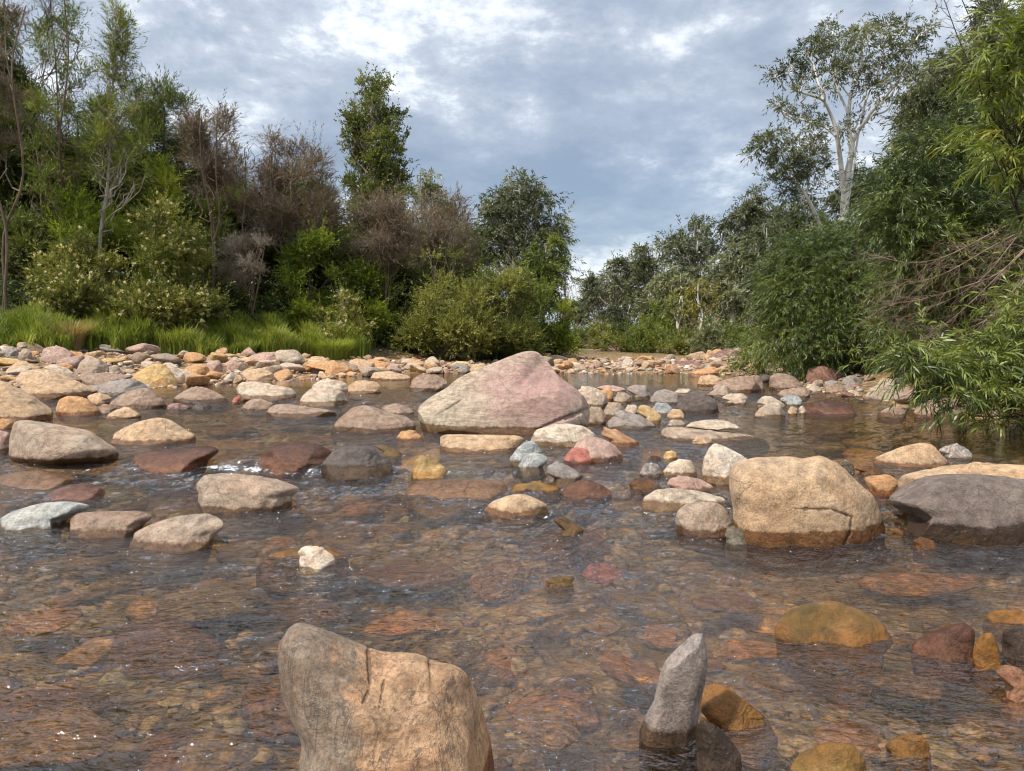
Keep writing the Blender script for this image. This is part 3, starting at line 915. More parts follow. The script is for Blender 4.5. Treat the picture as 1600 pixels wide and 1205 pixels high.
plant('gum_tree', 'small dark gum with bushy top between poplar and rounded gum', 'tree', 672, 722, 298, 420, 52, 'round', 'gum', 'gum', 'pale', 9, 1.2, tint=0.42)
plant('gum_tree', 'low dark gum tucked against the left side of the rounded gum', 'tree', 705, 768, 335, 440, 54, 'round', 'gum', 'gum', 'pale', 10, 1.3, tint=0.42)
plant('gum_tree', 'rounded tall gum with pale forked trunk right of the poplar', 'tree', 738, 888, 266, 440, 54, 'round', 'gum', 'gum', 'white', 46, 1.05, stems=2, tint=0.5, r0=0.30, share=0.9, spread=0.2)
plant('gum_tree', 'dark lower gum in front of the rounded gum at its right', 'tree', 800, 892, 355, 520, 47, 'round', 'gum', 'fine_mid', 'pale', 18, 1.4, tint=0.40)
twiggy('tree', 'bare grey tree standing in the gap at the right end of the left bank', 868, 902, 385, 500, 50, 7, 130, 'twig', None, 0.2, r0=0.06, stems=1, rad=0.012)
# middle and front rows of the left bank
plant('shrub', 'bright yellow green feathery shrub below the pale trunked sapling', 'shrub', 80, 205, 278, 400, 24.0, 'dome', 'fine', 'yellow', 'brown', 14, 0.9, tint=0.40)
plant('shrub', 'upright pointed bright green bush above the cream flowered bush', 'shrub', 210, 305, 245, 470, 23.4, 'cone', 'fine', 'bright', 'brown', 16, 1.1, tint=0.6)
plant('shrub', 'large bush sprinkled with cream flowers', 'shrub', 165, 350, 290, 535, 22.6, 'dome', 'bushy', 'olive', 'brown', 24, 0.95, tint=0.40, flowers=700)
plant('shrub', 'lower cream flowered bush over the long grass near the left edge', 'shrub', 45, 205, 362, 520, 21.8, 'dome', 'bushy', 'olive', 'brown', 18, 0.95, tint=0.40, flowers=300)
plant('shrub', 'dull green bush right of the large cream flowered bush', 'shrub', 300, 400, 330, 540, 26.5, 'dome', 'fine', 'fine_mid', 'brown', 14, 1.0, tint=0.40)
twiggy('shrub', 'tangle of dead drooping twigs under the brown twiggy tree', 340, 440, 350, 470, 26.5, 9, 700, 'dead', None, cat='shrub', r0=0.03)
plant('shrub', 'bright green bush in the middle of the left bank', 'shrub', 420, 540, 335, 545, 26.5, 'dome', 'bushy', 'bright', 'brown', 18, 1.15, tint=0.46)
plant('shrub', 'second bright green bush beside the large willowy bush', 'shrub', 520, 625, 395, 540, 28.0, 'dome', 'bushy', 'bright', 'brown', 16, 1.15, tint=0.42)
plant('shrub', 'small cream flowered bush with leaning stem above the grass tussock', 'shrub', 475, 580, 448, 555, 25.6, 'dome', 'bushy', 'olive', 'pale', 12, 0.8, tint=0.62, flowers=220)
plant('shrub', 'large rounded light olive bush above the cobbles behind the pink boulder', 'shrub', 615, 775, 378, 572, 29.5, 'dome', 'bushy', 'olive', 'grey', 34, 1.05, tint=0.55, stems=4)
plant('shrub', 'olive bush with arching sprays right of the large rounded olive bush', 'shrub', 725, 850, 400, 572, 31.0, 'dome', 'bushy', 'olive', 'grey', 22, 1.1, tint=0.48)
plant('shrub', 'brown tinged bush above the top of the pink boulder', 'shrub', 780, 870, 415, 560, 33.5, 'dome', 'bushy', 'fine_mid', 'brown', 14, 1.0, tint=0.45)
plant('shrub', 'fresh green bush ending the left bank at the river gap', 'shrub', 835, 900, 455, 575, 34.5, 'dome', 'bushy', 'bright', 'brown', 14, 1.15, tint=0.42)
plant('shrub', 'low dark green bush at the waterline left of the pink boulder peak', 'shrub', 760, 850, 500, 575, 30.6, 'dome', 'bushy', 'fine_mid', 'brown', 12, 1.2, tint=0.45)
BRG = 'dark brambles along the foot of the left bank'
for x0, x1, yt, yb, d, lab in [
        (-40, 120, 440, 548, 22.6, 'dark bramble behind the grass at the left edge'),
        (90, 250, 455, 540, 23.6, 'dark bramble below the lower cream flowered bush'),
        (230, 370, 440, 548, 24.4, 'dark bramble below the large cream flowered bush'),
        (330, 470, 425, 552, 25.6, 'dark bramble below the tangle of dead twigs'),
        (430, 540, 470, 556, 26.6, 'dark bramble left of the small cream flowered bush'),
        (545, 650, 470, 566, 28.2, 'dark bramble left of the large rounded olive bush'),
        (-60, 100, 400, 520, 25.5, 'tall dark bramble behind the left edge bramble'),
        (60, 220, 410, 520, 26.5, 'tall dark bramble under the bright yellow green shrub'),
        (190, 340, 400, 520, 27.2, 'tall dark bramble behind the large cream flowered bush'),
        (320, 470, 410, 530, 28.5, 'tall dark bramble behind the tangle of dead twigs'),
        (450, 600, 410, 530, 30.0, 'tall dark bramble behind the bright green bushes'),
        (590, 740, 430, 550, 33.0, 'tall dark bramble behind the large rounded olive bush'),
        (730, 870, 440, 555, 36.0, 'tall dark bramble behind the arching olive bush')]:
    plant('bramble_bush', lab, 'bramble', x0, x1, yt, yb, d, 'dome', 'bramble', 'bramble', 'dark', 14, 1.0, group=BRG, tint=0.45, stems=3)

# far end of the reach and right hillside, back to front
FARG = 'gums on the far right hillside'
for x0, x1, yt, yb, d, lf, ti, n, lab in [
        (880, 925, 430, 590, 110, 'gum_pale', 0.55, 8, 'distant pale gum in the gap at the end of the river'),
        (900, 962, 425, 585, 95, 'gum', 0.5, 9, 'distant dark gum just right of the gap'),
        (928, 1012, 388, 545, 78, 'gum', 0.48, 20, 'rounded far gum at the left end of the hillside wood'),
        (985, 1062, 352, 540, 72, 'gum', 0.48, 20, 'dark far gum second from the left end of the hillside wood'),
        (1040, 1128, 320, 520, 66, 'gum', 0.46, 24, 'tall dark far gum at the crest of the hillside wood'),
        (1010, 1100, 410, 555, 60, 'gum_pale', 0.50, 18, 'grey green gum below the crest gum'),
        (1120, 1228, 282, 500, 56, 'gum', 0.50, 26, 'high dull gum left of the great white gum'),
        (1100, 1195, 372, 540, 52, 'gum_pale', 0.46, 22, 'grey green gum with many pale limbs below the high dull gum'),
        (1195, 1300, 290, 470, 50, 'gum', 0.42, 24, 'dark gum behind the leaning pale stem'),
        (1290, 1420, 240, 470, 47, 'gum', 0.40, 26, 'dark gum behind the foot of the great white gum'),
        (1395, 1540, 70, 420, 42, 'gum', 0.52, 34, 'tall drooping gum right of the great white gum'),
        (1500, 1690, -60, 380, 38, 'gum', 0.50, 34, 'tall dull gum in the top right corner'),
        (1150, 1240, 330, 520, 46, 'gum', 0.5, 22, 'gum on the slope in front of the high dull gum'),
        (1225, 1330, 330, 500, 44, 'gum_pale', 0.45, 22, 'grey green gum between the leaning pale stem and the white trunk'),
        (1380, 1480, 150, 380, 52, 'gum', 0.45, 26, 'far gum glimpsed between white gum and tall drooping gum'),
        (1440, 1600, 20, 300, 46, 'gum_pale', 0.45, 30, 'pale grey green gum behind the bare branches at the top right')]:
    plant('gum_tree', lab, 'tree', x0, x1, yt, yb, d, 'round', 'gum', lf, 'white', n, 1.0, stems=2, tint=ti, group=FARG, spread=0.17)
YG = 'young gums on the flat beside the far river bend'
for x0, x1, yt, yb, d, lf, lab in [
        (1040, 1075, 455, 545, 47, 'olive', 'young slim gum with pale twin stems left of the gold topped young gum'),
        (1078, 1120, 436, 535, 45, 'gum_gold', 'young gum with a gold orange top'),
        (1118, 1165, 440, 540, 44, 'gum_pale', 'young grey gum right of the gold topped young gum'),
        (1000, 1040, 450, 545, 52, 'gum_pale', 'young gum with forked white stem at the hillside foot'),
        (950, 1000, 470, 550, 58, 'gum', 'young dark gum near the red bank')]:
    plant('gum_tree', lab, 'tree', x0, x1, yt, yb - 38, d, 'round', 'gum', lf, 'white', 9, 0.9, stems=2, group=YG, r0=0.12)
LB = 'low bushes on the far bank'
for x0, x1, yt, yb, d, lf, ti, lab in [
        (925, 1000, 520, 574, 43, 'olive', 0.42, 'low olive bush on the far bank just right of the red earth'),
        (975, 1055, 500, 574, 42, 'fine_mid', 0.5, 'dark green low bush in the middle of the far bank'),
        (1030, 1100, 515, 572, 40, 'olive', 0.4, 'low dull bush on the far bank left of the red outcrop'),
        (1075, 1135, 505, 565, 38, 'gum_pale', 0.6, 'pale grey green bush above the red outcrop'),
        (1000, 1060, 470, 545, 50, 'bright', 0.35, 'green bush between the young gums'),
        (1090, 1170, 490, 545, 42, 'fine_mid', 0.5, 'dark bush behind the pale grey green bush'),
        (872, 925, 515, 572, 62, 'fine_mid', 0.5, 'dark distant bush under the gap at the end of the river'),
        (905, 975, 505, 568, 68, 'olive', 0.4, 'dull distant bush behind the red earth of the gap'),
        (945, 1015, 500, 565, 56, 'fine_mid', 0.45, 'dark bush behind the low olive bush of the far bank'),
        (885, 935, 536, 574, 47, 'olive', 0.45, 'small olive bush at the foot of the gap')]:
    plant('shrub', lab, 'shrub', x0, x1, yt, yb, d, 'dome', 'bushy', lf, 'brown', 14, 1.25, tint=ti, group=LB)
# the great white gum: limbs follow the photograph
def hero_gum():
    d = 36.0
    rng = np.random.default_rng(77)
    zp = lambda x, y, dd=0.0: at(1100 + x / 3.012, y / 3.012, d + dd)
    base = zp(655, 1115)
    gz = float(ground_z(base[0], d)) - 0.1
    o = np.array([base[0], d, gz])
    root = empty('gum_tree', o)
    tag(root, 'great white gum with smooth pale forking trunk and open spreading crown', 'tree')
    tm = MB()
    k = d / F_PX / 3.012
    def limb(pts, r0, r1, dds=None):
        P = [zp(x, y, (dds[i] if dds else 0)) for i, (x, y) in enumerate(pts)]
        P = spline(P, 5)
        tube(tm, P, np.linspace(r0, r1, len(P)) * k * 1.02, 9)
        return P
    tube(tm, np.array([[o[0] - 0.1, d, gz - 0.2], zp(655, 1115), zp(660, 1000)]), np.array([26, 21, 19]) * k * 1.04, 10)
    limb([(660, 1010), (663, 920), (672, 830), (690, 740), (698, 660)], 19.5, 11)
    limb([(694, 700), (684, 620), (680, 550), (690, 450), (715, 370), (735, 300), (760, 200)], 12, 3, [0, 0, .2, .4, .8, 1, 1.2])
    limb([(697, 670), (730, 610), (770, 560), (800, 515), (850, 460), (900, 400), (960, 300)], 11, 2.5, [0, -.2, -.5, -.8, -1.2, -1.5, -2])
    limb([(655, 880), (645, 780), (632, 680), (615, 590), (585, 515), (555, 470), (470, 440), (405, 410)], 12, 2.5, [0, -.2, -.4, -.5, -.7, -.9, -1.2, -1.5])
    limb([(675, 960), (690, 860), (703, 780), (715, 700), (745, 560), (800, 460)], 8, 2.5, [0, .3, .6, .9, 1.4, 2])
    limb([(618, 640), (570, 600), (500, 575), (430, 555), (380, 540)], 6, 2, [-.5, -.2, .2, .5, .8])
    limb([(560, 472), (540, 400), (520, 320), (500, 230)], 6, 2, [-.9, -.6, -.3, 0])
    limb([(682, 540), (650, 470), (620, 400), (600, 300), (590, 180)], 6, 2, [.2, .6, 1, 1.3, 1.5])
    limb([(690, 460), (650, 410), (590, 340)], 4, 1.5)
    limb([(780, 545), (860, 520), (900, 450), (930, 400)], 5, 1.5)
    limb([(740, 600), (760, 480), (820, 350), (870, 240), (900, 130)], 6, 1.5, [0, .5, 1, 1.5, 2])
    limb([(905, 120), (912, 60), (915, 25)], 1.4, 0.6, [2, 2, 2])
    lobes = []
    for (x, y, r) in [(590, 130, 45), (480, 250, 75), (400, 320, 65), (335, 355, 42), (620, 250, 85), (540, 200, 60), (700, 180, 70), (770, 170, 75), (860, 130, 65), (950, 105, 55), (1050, 140, 45),
                      (700, 320, 75), (620, 340, 60), (850, 250, 85), (950, 240, 75), (1000, 200, 55), (390, 520, 48), (350, 490, 35), (480, 545, 55), (560, 580, 38), (520, 660, 48), (640, 600, 45),
                      (760, 410, 62), (880, 390, 65), (940, 340, 60), (480, 360, 55), (560, 420, 42), (800, 320, 60), (450, 420, 35), (720, 560, 40), (830, 480, 45), (500, 610, 40)]:
        dd = rng.uniform(-2.2, 2.2)
        lobes.append((zp(x, y, dd), np.array([r, r * 1.2, r * 0.72]) * k))
    lines = None
    for c, r in lobes:                                     # fine pale limbs into each clump
        q = c + np.array([(o[0] - c[0]) * 0.16, (d - c[1]) * 0.3, -r[2] * 2.0])
        tube(tm, wiggle(bez(q, (q + c) / 2 + rng.normal(0, 0.1, 3), c, 6), 0.06, rng), np.linspace(0.05, 0.015, 6), 5)
        for _ in range(6):
            e = c + unit(rng.normal(0, 1, 3) + [0, 0, 0.4]) * r * 0.95
            tube(tm, wiggle(bez(c - np.array([0, 0, r[2] * .4]), (c + e) / 2, e, 4), 0.04, rng), np.linspace(0.028, 0.008, 4), 4)
    cm = MB()
    area = sum(math.pi * r[0] * r[2] for _, r in lobes)
    fill_lobes(cm, lobes, ST['gum'], area, 1.12, rng, 0.52, cov=0.62, spread=0.17)
    tm.build('trunk', BK['white'], root, origin=o)
    cm.build('crown', LM['gum'], root, origin=o, smooth=False)
    # the smaller leaning gum at its left
    d2 = 41.0
    zq = lambda x, y, dd=0.0: at(1100 + x / 3.012, y / 3.012, d2 + dd)
    b2 = zq(552, 1105)
    g2 = float(ground_z(b2[0] + 0.6, d2)) - 0.1
    o2 = np.array([b2[0] + 0.5, d2, g2])
    root = empty('gum_tree', o2)
    tag(root, 'smaller gum with leaning pale stem left of the great white gum', 'tree')
    tm = MB()
    k = d2 / F_PX / 3.012
    def limb2(pts, r0, r1):
        P = spline([p if len(p) == 3 else zq(*p) for p in pts], 5)
        tube(tm, P, np.linspace(r0, r1, len(P)) * k, 8)
    limb2([tuple(o2), (552, 1105), (520, 1000), (485, 930), (440, 870), (390, 840), (340, 800), (285, 765)], 11, 2.5)
    limb2([(450, 880), (420, 800), (400, 720), (380, 650)], 5, 1.5)
    limb2([(480, 925), (500, 820), (520, 740)], 5, 1.5)
    limb2([(300, 775), (240, 745), (200, 750), (165, 790)], 2, 0.6)
    lobes = []
    for (x, y, r) in [(300, 680, 62), (240, 715, 45), (350, 640, 45), (380, 720, 70), (440, 680, 55), (460, 760, 60), (340, 780, 50), (410, 820, 55), (520, 720, 50), (500, 830, 60), (320, 850, 45), (560, 780, 45), (260, 650, 32), (390, 910, 50)]:
        lobes.append((zq(x, y, rng.uniform(-1.6, 1.6)), np.array([r, r, r * 0.8]) * k))
    cm = MB()
    fill_lobes(cm, lobes, ST['gum'], sum(math.pi * r[0] * r[2] for _, r in lobes), 1.25, rng, 0.52, cov=0.8, spread=0.15)
    tm.build('trunk', BK['white'], root, origin=o2)
    cm.build('crown', LM['gum'], root, origin=o2, smooth=False)


hero_gum()

# ------------------------------------------------------------------ right bank: long narrow leaves close by
ST['willow'] = (0.115, 0.0140, 16, 0.36, 0.45, 0.25, 0.62, 1.0)
ST['willow_near'] = (0.120, 0.0135, 13, 0.24, 0.40, 0.25, 0.60, 1.0)
ST['willow_far'] = (0.105, 0.0140, 15, 0.42, 0.42, 0.30, 0.62, 1.0)


def willow(name, label, cat, lobes_px, base_px, d, style, leaf, cov, tint=0.45, bark='dark', seed=0, r0=0.05, area_k=1.0, twig_r=0.0035, lance=True, group=None, spread=0.15, stems=3):
    """long-leaved water shrub; lobes_px = (px, py, radius px, metres nearer(-)/farther(+))"""
    rng = np.random.default_rng(seed or hash_s(label) % 99991)
    lob = []
    for (x, y, r, dd) in lobes_px:
        m = (d + dd) / F_PX
        lob.append((at(x, y, d + dd), np.array([r, r * 1.05, r * 0.8]) * m))
    b = at(base_px[0], base_px[1], d + base_px[2])
    gz = float(ground_z(b[0], b[1])) - 0.05
    o = np.array([b[0], b[1], gz])
    root = empty(name, o)
    tag(root, label, cat, group)
    cm, tm = MB(), MB()
    area = sum(math.pi * r[0] * r[2] for _, r in lob) * area_k
    P, D = fill_lobes(cm, lob, ST[style], area, 1.0, rng, tint, lance, cov, spread)
    top = np.mean([c for c, _ in lob], 0)
    limbs(tm, o, top, r0, lob, rng, stems, 0.006, fork=0.1)
    k = rng.random(len(P)) < 0.6
    ribbons(tm, P[k], D[k], ST[style][3], twig_r, ST[style][4], rng, 3)
    tm.build('trunk', BK[bark], root, origin=o)
    cm.build('crown', LM[leaf], root, origin=o, smooth=False)
    return root


RG = 'dense dull trees behind the right bank'
for x0, x1, yt, yb, d, lf, ti, lab in [
        (1420, 1640, 150, 560, 21, 'fine_mid', 0.38, 'dense dull green tree behind the bare twigs on the right bank'),
        (1560, 1760, -20, 560, 19, 'fine_mid', 0.38, 'dense dull green tree at the right edge behind the near branches'),
        (1350, 1480, 180, 520, 24, 'fine_mid', 0.42, 'feathery green tree right of the white gum trunk'),
        (1290, 1410, 330, 580, 22, 'fine_mid', 0.42, 'dull green bush behind the dark long leaved shrub')]:
    plant('tree', lab, 'tree', x0, x1, yt, yb, d, 'round', 'droop', lf, 'dark', 30, 1.5, group=RG, tint=ti, stems=2)
willow('shrub', 'big rounded long leaved shrub leaning over the rocks on the right bank', 'shrub',
       [(1270, 420, 62, .3), (1330, 400, 55, .5), (1240, 470, 52, 0), (1300, 470, 66, -.3), (1230, 530, 44, -.2), (1360, 460, 60, .1), (1280, 535, 55, -.6), (1340, 530, 60, -.5), (1390, 510, 55, 0), (1400, 440, 50, .6),
        (1215, 500, 34, .2), (1265, 580, 32, -.4), (1320, 575, 40, -.4), (1380, 570, 46, 0), (1300, 395, 40, .8), (1225, 430, 36, .6), (1250, 385, 30, .9), (1320, 365, 30, 1.0)],
       (1330, 600, .6), 15.5, 'willow_far', 'willow', 3.3, 0.50, spread=0.30, r0=0.06)
willow('shrub', 'light green sprawling shrub among the stones left of the big long leaved shrub', 'shrub',
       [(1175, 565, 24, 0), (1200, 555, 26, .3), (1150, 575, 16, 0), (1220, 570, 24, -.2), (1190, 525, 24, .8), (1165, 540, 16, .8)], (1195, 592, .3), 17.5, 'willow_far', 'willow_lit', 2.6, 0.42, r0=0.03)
willow('tree', 'long leaved tree with lit sprays between white gum and right edge', 'tree',
       [(1400, 330, 44, 0), (1440, 300, 55, .3), (1490, 330, 60, 0), (1420, 370, 48, -.2), (1470, 390, 55, 0), (1385, 290, 32, .5), (1450, 235, 40, .6), (1500, 250, 50, .4), (1540, 380, 60, .2), (1540, 300, 55, .5), (1430, 430, 50, .4), (1500, 450, 60, .3), (1560, 470, 60, .3),
        (1420, 500, 50, .6), (1480, 530, 60, .5), (1560, 560, 60, .4), (1450, 580, 45, .6), (1500, 200, 40, .8), (1590, 240, 60, .6), (1620, 400, 60, .3), (1620, 530, 60, .4), (1380, 350, 28, .2)],
       (1560, 640, 1.2), 11.5, 'willow_far', 'willow', 3.4, 0.50, spread=0.30, r0=0.09)
willow('shrub', 'near long leaved branches reaching over the dark pool at the right edge', 'shrub',
       [(1420, 560, 26, -.1), (1460, 575, 38, 0), (1510, 580, 46, 0), (1480, 615, 34, -.1), (1540, 620, 46, -.2), (1590, 590, 50, 0), (1600, 640, 40, -.3), (1560, 655, 26, -.3), (1530, 545, 34, .2), (1600, 530, 40, .1), (1640, 600, 60, 0), (1640, 480, 50, .2), (1660, 660, 40, -.2), (1400, 545, 14, -.1)],
       (1690, 640, .9), 7.2, 'willow', 'willow', 3.6, 0.62, spread=0.18, r0=0.03, twig_r=0.0028)
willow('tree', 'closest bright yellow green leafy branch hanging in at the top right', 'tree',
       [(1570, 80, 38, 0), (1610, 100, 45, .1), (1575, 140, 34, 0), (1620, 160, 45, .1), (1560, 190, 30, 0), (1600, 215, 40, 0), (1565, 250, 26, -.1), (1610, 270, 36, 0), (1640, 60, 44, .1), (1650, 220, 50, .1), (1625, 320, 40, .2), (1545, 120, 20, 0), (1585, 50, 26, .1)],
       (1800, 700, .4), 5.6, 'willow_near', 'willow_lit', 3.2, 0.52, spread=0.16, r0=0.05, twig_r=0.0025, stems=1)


# bare twigs hanging over the right bank, and dark bare branches above
def bare(name, label, roots, d, bark, n_side, rng_seed, r0, leaf=None):
    rng = np.random.default_rng(rng_seed)
    o0 = at(*roots[0][0], d)
    gz = float(ground_z(o0[0], d + 0.5)) - 0.05
    o = np.array([o0[0], d + 0.5, gz])
    root = empty(name, o)
    tag(root, label, 'tree')
    tm, lm = MB(), MB()
    b0 = spline([o, (o + o0) / 2 + [0.1, 0.1, 0], o0], 4)
    tube(tm, b0, np.linspace(r0 * 2.2, r0 * 1.4, len(b0)), 7)
    for pl in roots:
        P = spline([o0 if i == 0 else at(x, y, d + rng.uniform(-.3, .3)) for i, (x, y) in enumerate(pl)], 6)
        tube(tm, P, np.linspace(r0, r0 * 0.18, len(P)), 5)
        k = rng.integers(2, len(P) - 1, n_side)
        tg = unit(np.gradient(P, axis=0))[k]
        D = unit(tg + rng.normal(0, 0.42, (n_side, 3)))
        pts = ribbons(tm, P[k], D, rng.uniform(0.3, 0.75, n_side) * d / 9, r0 * 0.22, 0.15, rng, 4)
        for t_ in (1, 2, 3):
            D2 = unit(D + rng.normal(0, 0.45, D.shape))
            ribbons(tm, pts[:, t_], D2, 0.24 * d / 9, r0 * 0.13, 0.2, rng, 3)
        if leaf:
            kk = rng.random(n_side) < 0.25
            leaf_cloud(lm, pts[kk, 3], unit(D[kk] + [0, 0, -1.0]), 0.10, 4, 0.05, 0.009, 0.6, 0.5, np.full(kk.sum(), 0.4), rng)
    tm.build('trunk', BK[bark], root, origin=o, smooth=True)
    if leaf:
        lm.build('foliage', LM[leaf], root, origin=o, smooth=False)


bare('tree', 'tangle of bare grey brown twigs with a few rusty leaves over the right bank',
     [[(1660, 330), (1600, 360), (1540, 430), (1480, 470), (1400, 500)], [(1660, 330), (1590, 400), (1520, 470), (1460, 520), (1410, 545)], [(1660, 330), (1610, 420), (1560, 480), (1500, 540), (1470, 560)],
      [(1660, 330), (1580, 350), (1480, 400), (1420, 410), (1370, 400)], [(1660, 330), (1620, 470), (1580, 520), (1530, 560)], [(1660, 330), (1560, 380), (1470, 430), (1390, 450)],
      [(1660, 330), (1600, 440), (1540, 500), (1440, 540)], [(1660, 330), (1570, 420), (1500, 450), (1430, 470), (1380, 475)]], 9.0, 'twig', 34, 5, 0.011, 'rust')
bare('tree', 'dark leafless branches arching across the sky at the top right',
     [[(1640, 330), (1590, 200), (1545, 110), (1520, 40), (1490, -30)], [(1640, 330), (1560, 180), (1510, 90), (1475, 0)], [(1640, 330), (1560, 240), (1500, 215), (1430, 200), (1375, 180)], [(1640, 330), (1580, 130), (1560, 40), (1545, -40)],
      [(1640, 330), (1540, 215), (1490, 150), (1450, 110)]], 12.5, 'dark', 9, 6, 0.026)


# ------------------------------------------------------------------ grass
def grass():
    rng = np.random.default_rng(3)
    mb = MB()
    n = 70000
    px = rng.uniform(-140, 575, n)
    xw = np.interp(px, [-140, 0, 300, 560, 600], [-17, -13.5, -9.4, -5.9, -5.0])
    yb = np.interp(xw, BK_X, BK_Y) - 0.7
    dep = rng.random(n) ** 1.15 * 3.2
    x = xw + rng.normal(0, 0.1, n)
    y = yb - 0.35 + dep + 0.5 * fbm(x * 0.9, 0 * x, 0.0, 2)
    cl = fbm(x * 1.5, y * 1.5, 4.0, 3)
    keep = (cl > -0.25 + 0.45 * (1 - sstep(dep, 0.0, 0.9))) & ~((px > 440) & (px < 468) & (dep < 1.4))
    x, y, cl, dep = x[keep], y[keep], cl[keep], dep[keep]
    n = len(x)
    z = ground_z(x, y) - 0.03
    h = (0.78 + 0.45 * np.clip(cl + 0.3, 0, 1) + 0.16 * rng.normal(0, 1, n)) * (0.55 + 0.45 * sstep(dep, 0, 0.8))
    h = np.clip(1.05 * h * (0.9 + 0.5 * fbm(x * 1.4, y * 1.4, 9.0, 3)), 0.12, 1.6)
    az = rng.uniform(0, 6.283, n)
    lean = np.stack([np.cos(az), np.sin(az), 0 * az], -1) * (h * rng.uniform(0.04, 0.42, n))[:, None]
    side = np.stack([-np.sin(az + 0.6), np.cos(az + 0.6), 0 * az], -1)
    b = np.stack([x, y, z], -1)
    w = rng.uniform(0.006, 0.012, n)[:, None] * 1.5
    def p(t):
        return b + lean * (t * t) + np.array([0, 0, 1.0]) * (h * (t - 0.22 * t * t * t))[:, None]
    v = np.stack([p(0) - side * w, p(0) + side * w, p(.4) + side * w, p(.4) - side * w, p(.75) + side * w * .6, p(.75) - side * w * .6, p(1.0)], 1).reshape(-1, 3)
    i = np.arange(n)[:, None] * 7
    tint = np.clip(0.46 + 0.30 * fbm(x * 0.8, y * 0.8, 7.0, 3) + 0.15 * cl + rng.normal(0, 0.17, n), 0, 1)
    mb.add(v, quads=np.concatenate([i + [[0, 1, 2, 3]], i + [[3, 2, 4, 5]]]), tint=np.concatenate([tint, tint]))
    mb.add(np.zeros((0, 3)), tris=i + [[5, 4, 6]] - 7 * n, tint=tint)
    o = mb.build('grass', LM['grass'], None, smooth=False)
    tag(o, 'long bright green grass along the foot of the left bank', 'grass', None, 'stuff')


grass()


def tussock(label, px, d, hgt, nb, leaf, seed, spread=0.35):
    rng = np.random.default_rng(seed)
    c = at(px, 556, d)
    gz = float(ground_z(c[0], d))
    mb = MB()
    az = rng.uniform(0, 6.283, nb)
    r = spread * np.sqrt(rng.random(nb))
    b = np.stack([c[0] + r * np.cos(az) * 0.6, d + r * np.sin(az) * 0.6, np.full(nb, gz - 0.03)], -1)
    h = hgt * rng.uniform(0.55, 1.1, nb)
    ln = np.stack([np.cos(az), np.sin(az), 0 * az], -1) * (h * rng.uniform(0.1, 0.75, nb))[:, None]
    sd = np.stack([-np.sin(az), np.cos(az), 0 * az], -1)
    w = rng.uniform(0.006, 0.011, nb)[:, None]
    def p(t):
        return b + ln * t * t + np.array([0, 0, 1.0]) * (h * (t - 0.28 * t ** 3))[:, None]
    v = np.stack([p(0) - sd * w, p(0) + sd * w, p(.5) + sd * w, p(.5) - sd * w, p(1.0)], 1).reshape(-1, 3)
    i = np.arange(nb)[:, None] * 5
    ti = np.clip(rng.normal(0.55, 0.16, nb), 0, 1)
    mb.add(v, quads=i + [[0, 1, 2, 3]], tint=ti)
    mb.add(np.zeros((0, 3)), tris=i + [[3, 2, 4]] - 5 * nb, tint=ti)
    o = mb.build('grass_tussock', LM[leaf], None, smooth=False, origin=np.array([c[0], d, gz]))
    tag(o, label, 'grass tussock')


tussock('bright green arching tussock below the small cream flowered bush', 520, 25.6, 1.05, 1500, 'grass', 11, 0.9)
tussock('straw brown dry tussock standing in the long grass at the left', 112, 21.2, 1.35, 500, 'straw', 12, 0.4)

# ------------------------------------------------------------------ stones
def ico(level):
    bm = bmesh.new()
    bmesh.ops.create_icosphere(bm, subdivisions=level, radius=1.0)
    v = np.array([p.co[:] for p in bm.verts])
    f = np.array([[q.index for q in p.verts] for p in bm.faces])
    bm.free()
    return v, f


ICO = {k: ico(k) for k in (2, 4, 5, 6, 7)}

PAL = {
    'pinktan': ((0.41, 0.345, 0.26), (0.36, 0.29, 0.215)),   # stone colour, second colour
    'darkgrey': ((0.19, 0.15, 0.125), (0.13, 0.10, 0.085)), 'tan': ((0.45, 0.32, 0.205), (0.38, 0.25, 0.145)), 'orange': ((0.47, 0.27, 0.13), (0.40, 0.21, 0.095)), 'greytan': ((0.35, 0.28, 0.215), (0.29, 0.21, 0.15)),
    'grey': ((0.28, 0.245, 0.22), (0.23, 0.185, 0.16)), 'pale': ((0.48, 0.40, 0.31), (0.40, 0.31, 0.23)), 'pinkish': ((0.40, 0.275, 0.225), (0.36, 0.23, 0.175)),
    'redbrown': ((0.21, 0.11, 0.078), (0.16, 0.088, 0.06)), 'yellow': ((0.50, 0.345, 0.16), (0.43, 0.26, 0.10)), 'bluegrey': ((0.27, 0.285, 0.285), (0.33, 0.32, 0.29)),
    'dark': ((0.115, 0.095, 0.085), (0.085, 0.065, 0.055)), 'brown': ((0.30, 0.215, 0.16), (0.23, 0.155, 0.11)), 'rust': ((0.38, 0.195, 0.095), (0.42, 0.29, 0.18)),
    'amber': ((0.22, 0.112, 0.036), (0.145, 0.08, 0.03)), 'olive': ((0.24, 0.18, 0.075), (0.17, 0.12, 0.05)), 'red': ((0.42, 0.15, 0.115), (0.34, 0.13, 0.10)),
    'white': ((0.62, 0.55, 0.46), (0.50, 0.38, 0.28)), 'purple': ((0.20, 0.115, 0.105), (0.26, 0.16, 0.14)),
}


def colour(o, pal, rng=None, var=0.0):
    a, b = PAL[pal]
    k = 1.0 + (rng.uniform(-var, var) if rng is not None else 0)
    h = (rng.uniform(-var, var) * 0.3 if rng is not None else 0)
    o.color = (a[0] * k * (1 + h), a[1] * k, a[2] * k * (1 - h), 1)
    o['stone2'] = [float(c) * k for c in b]


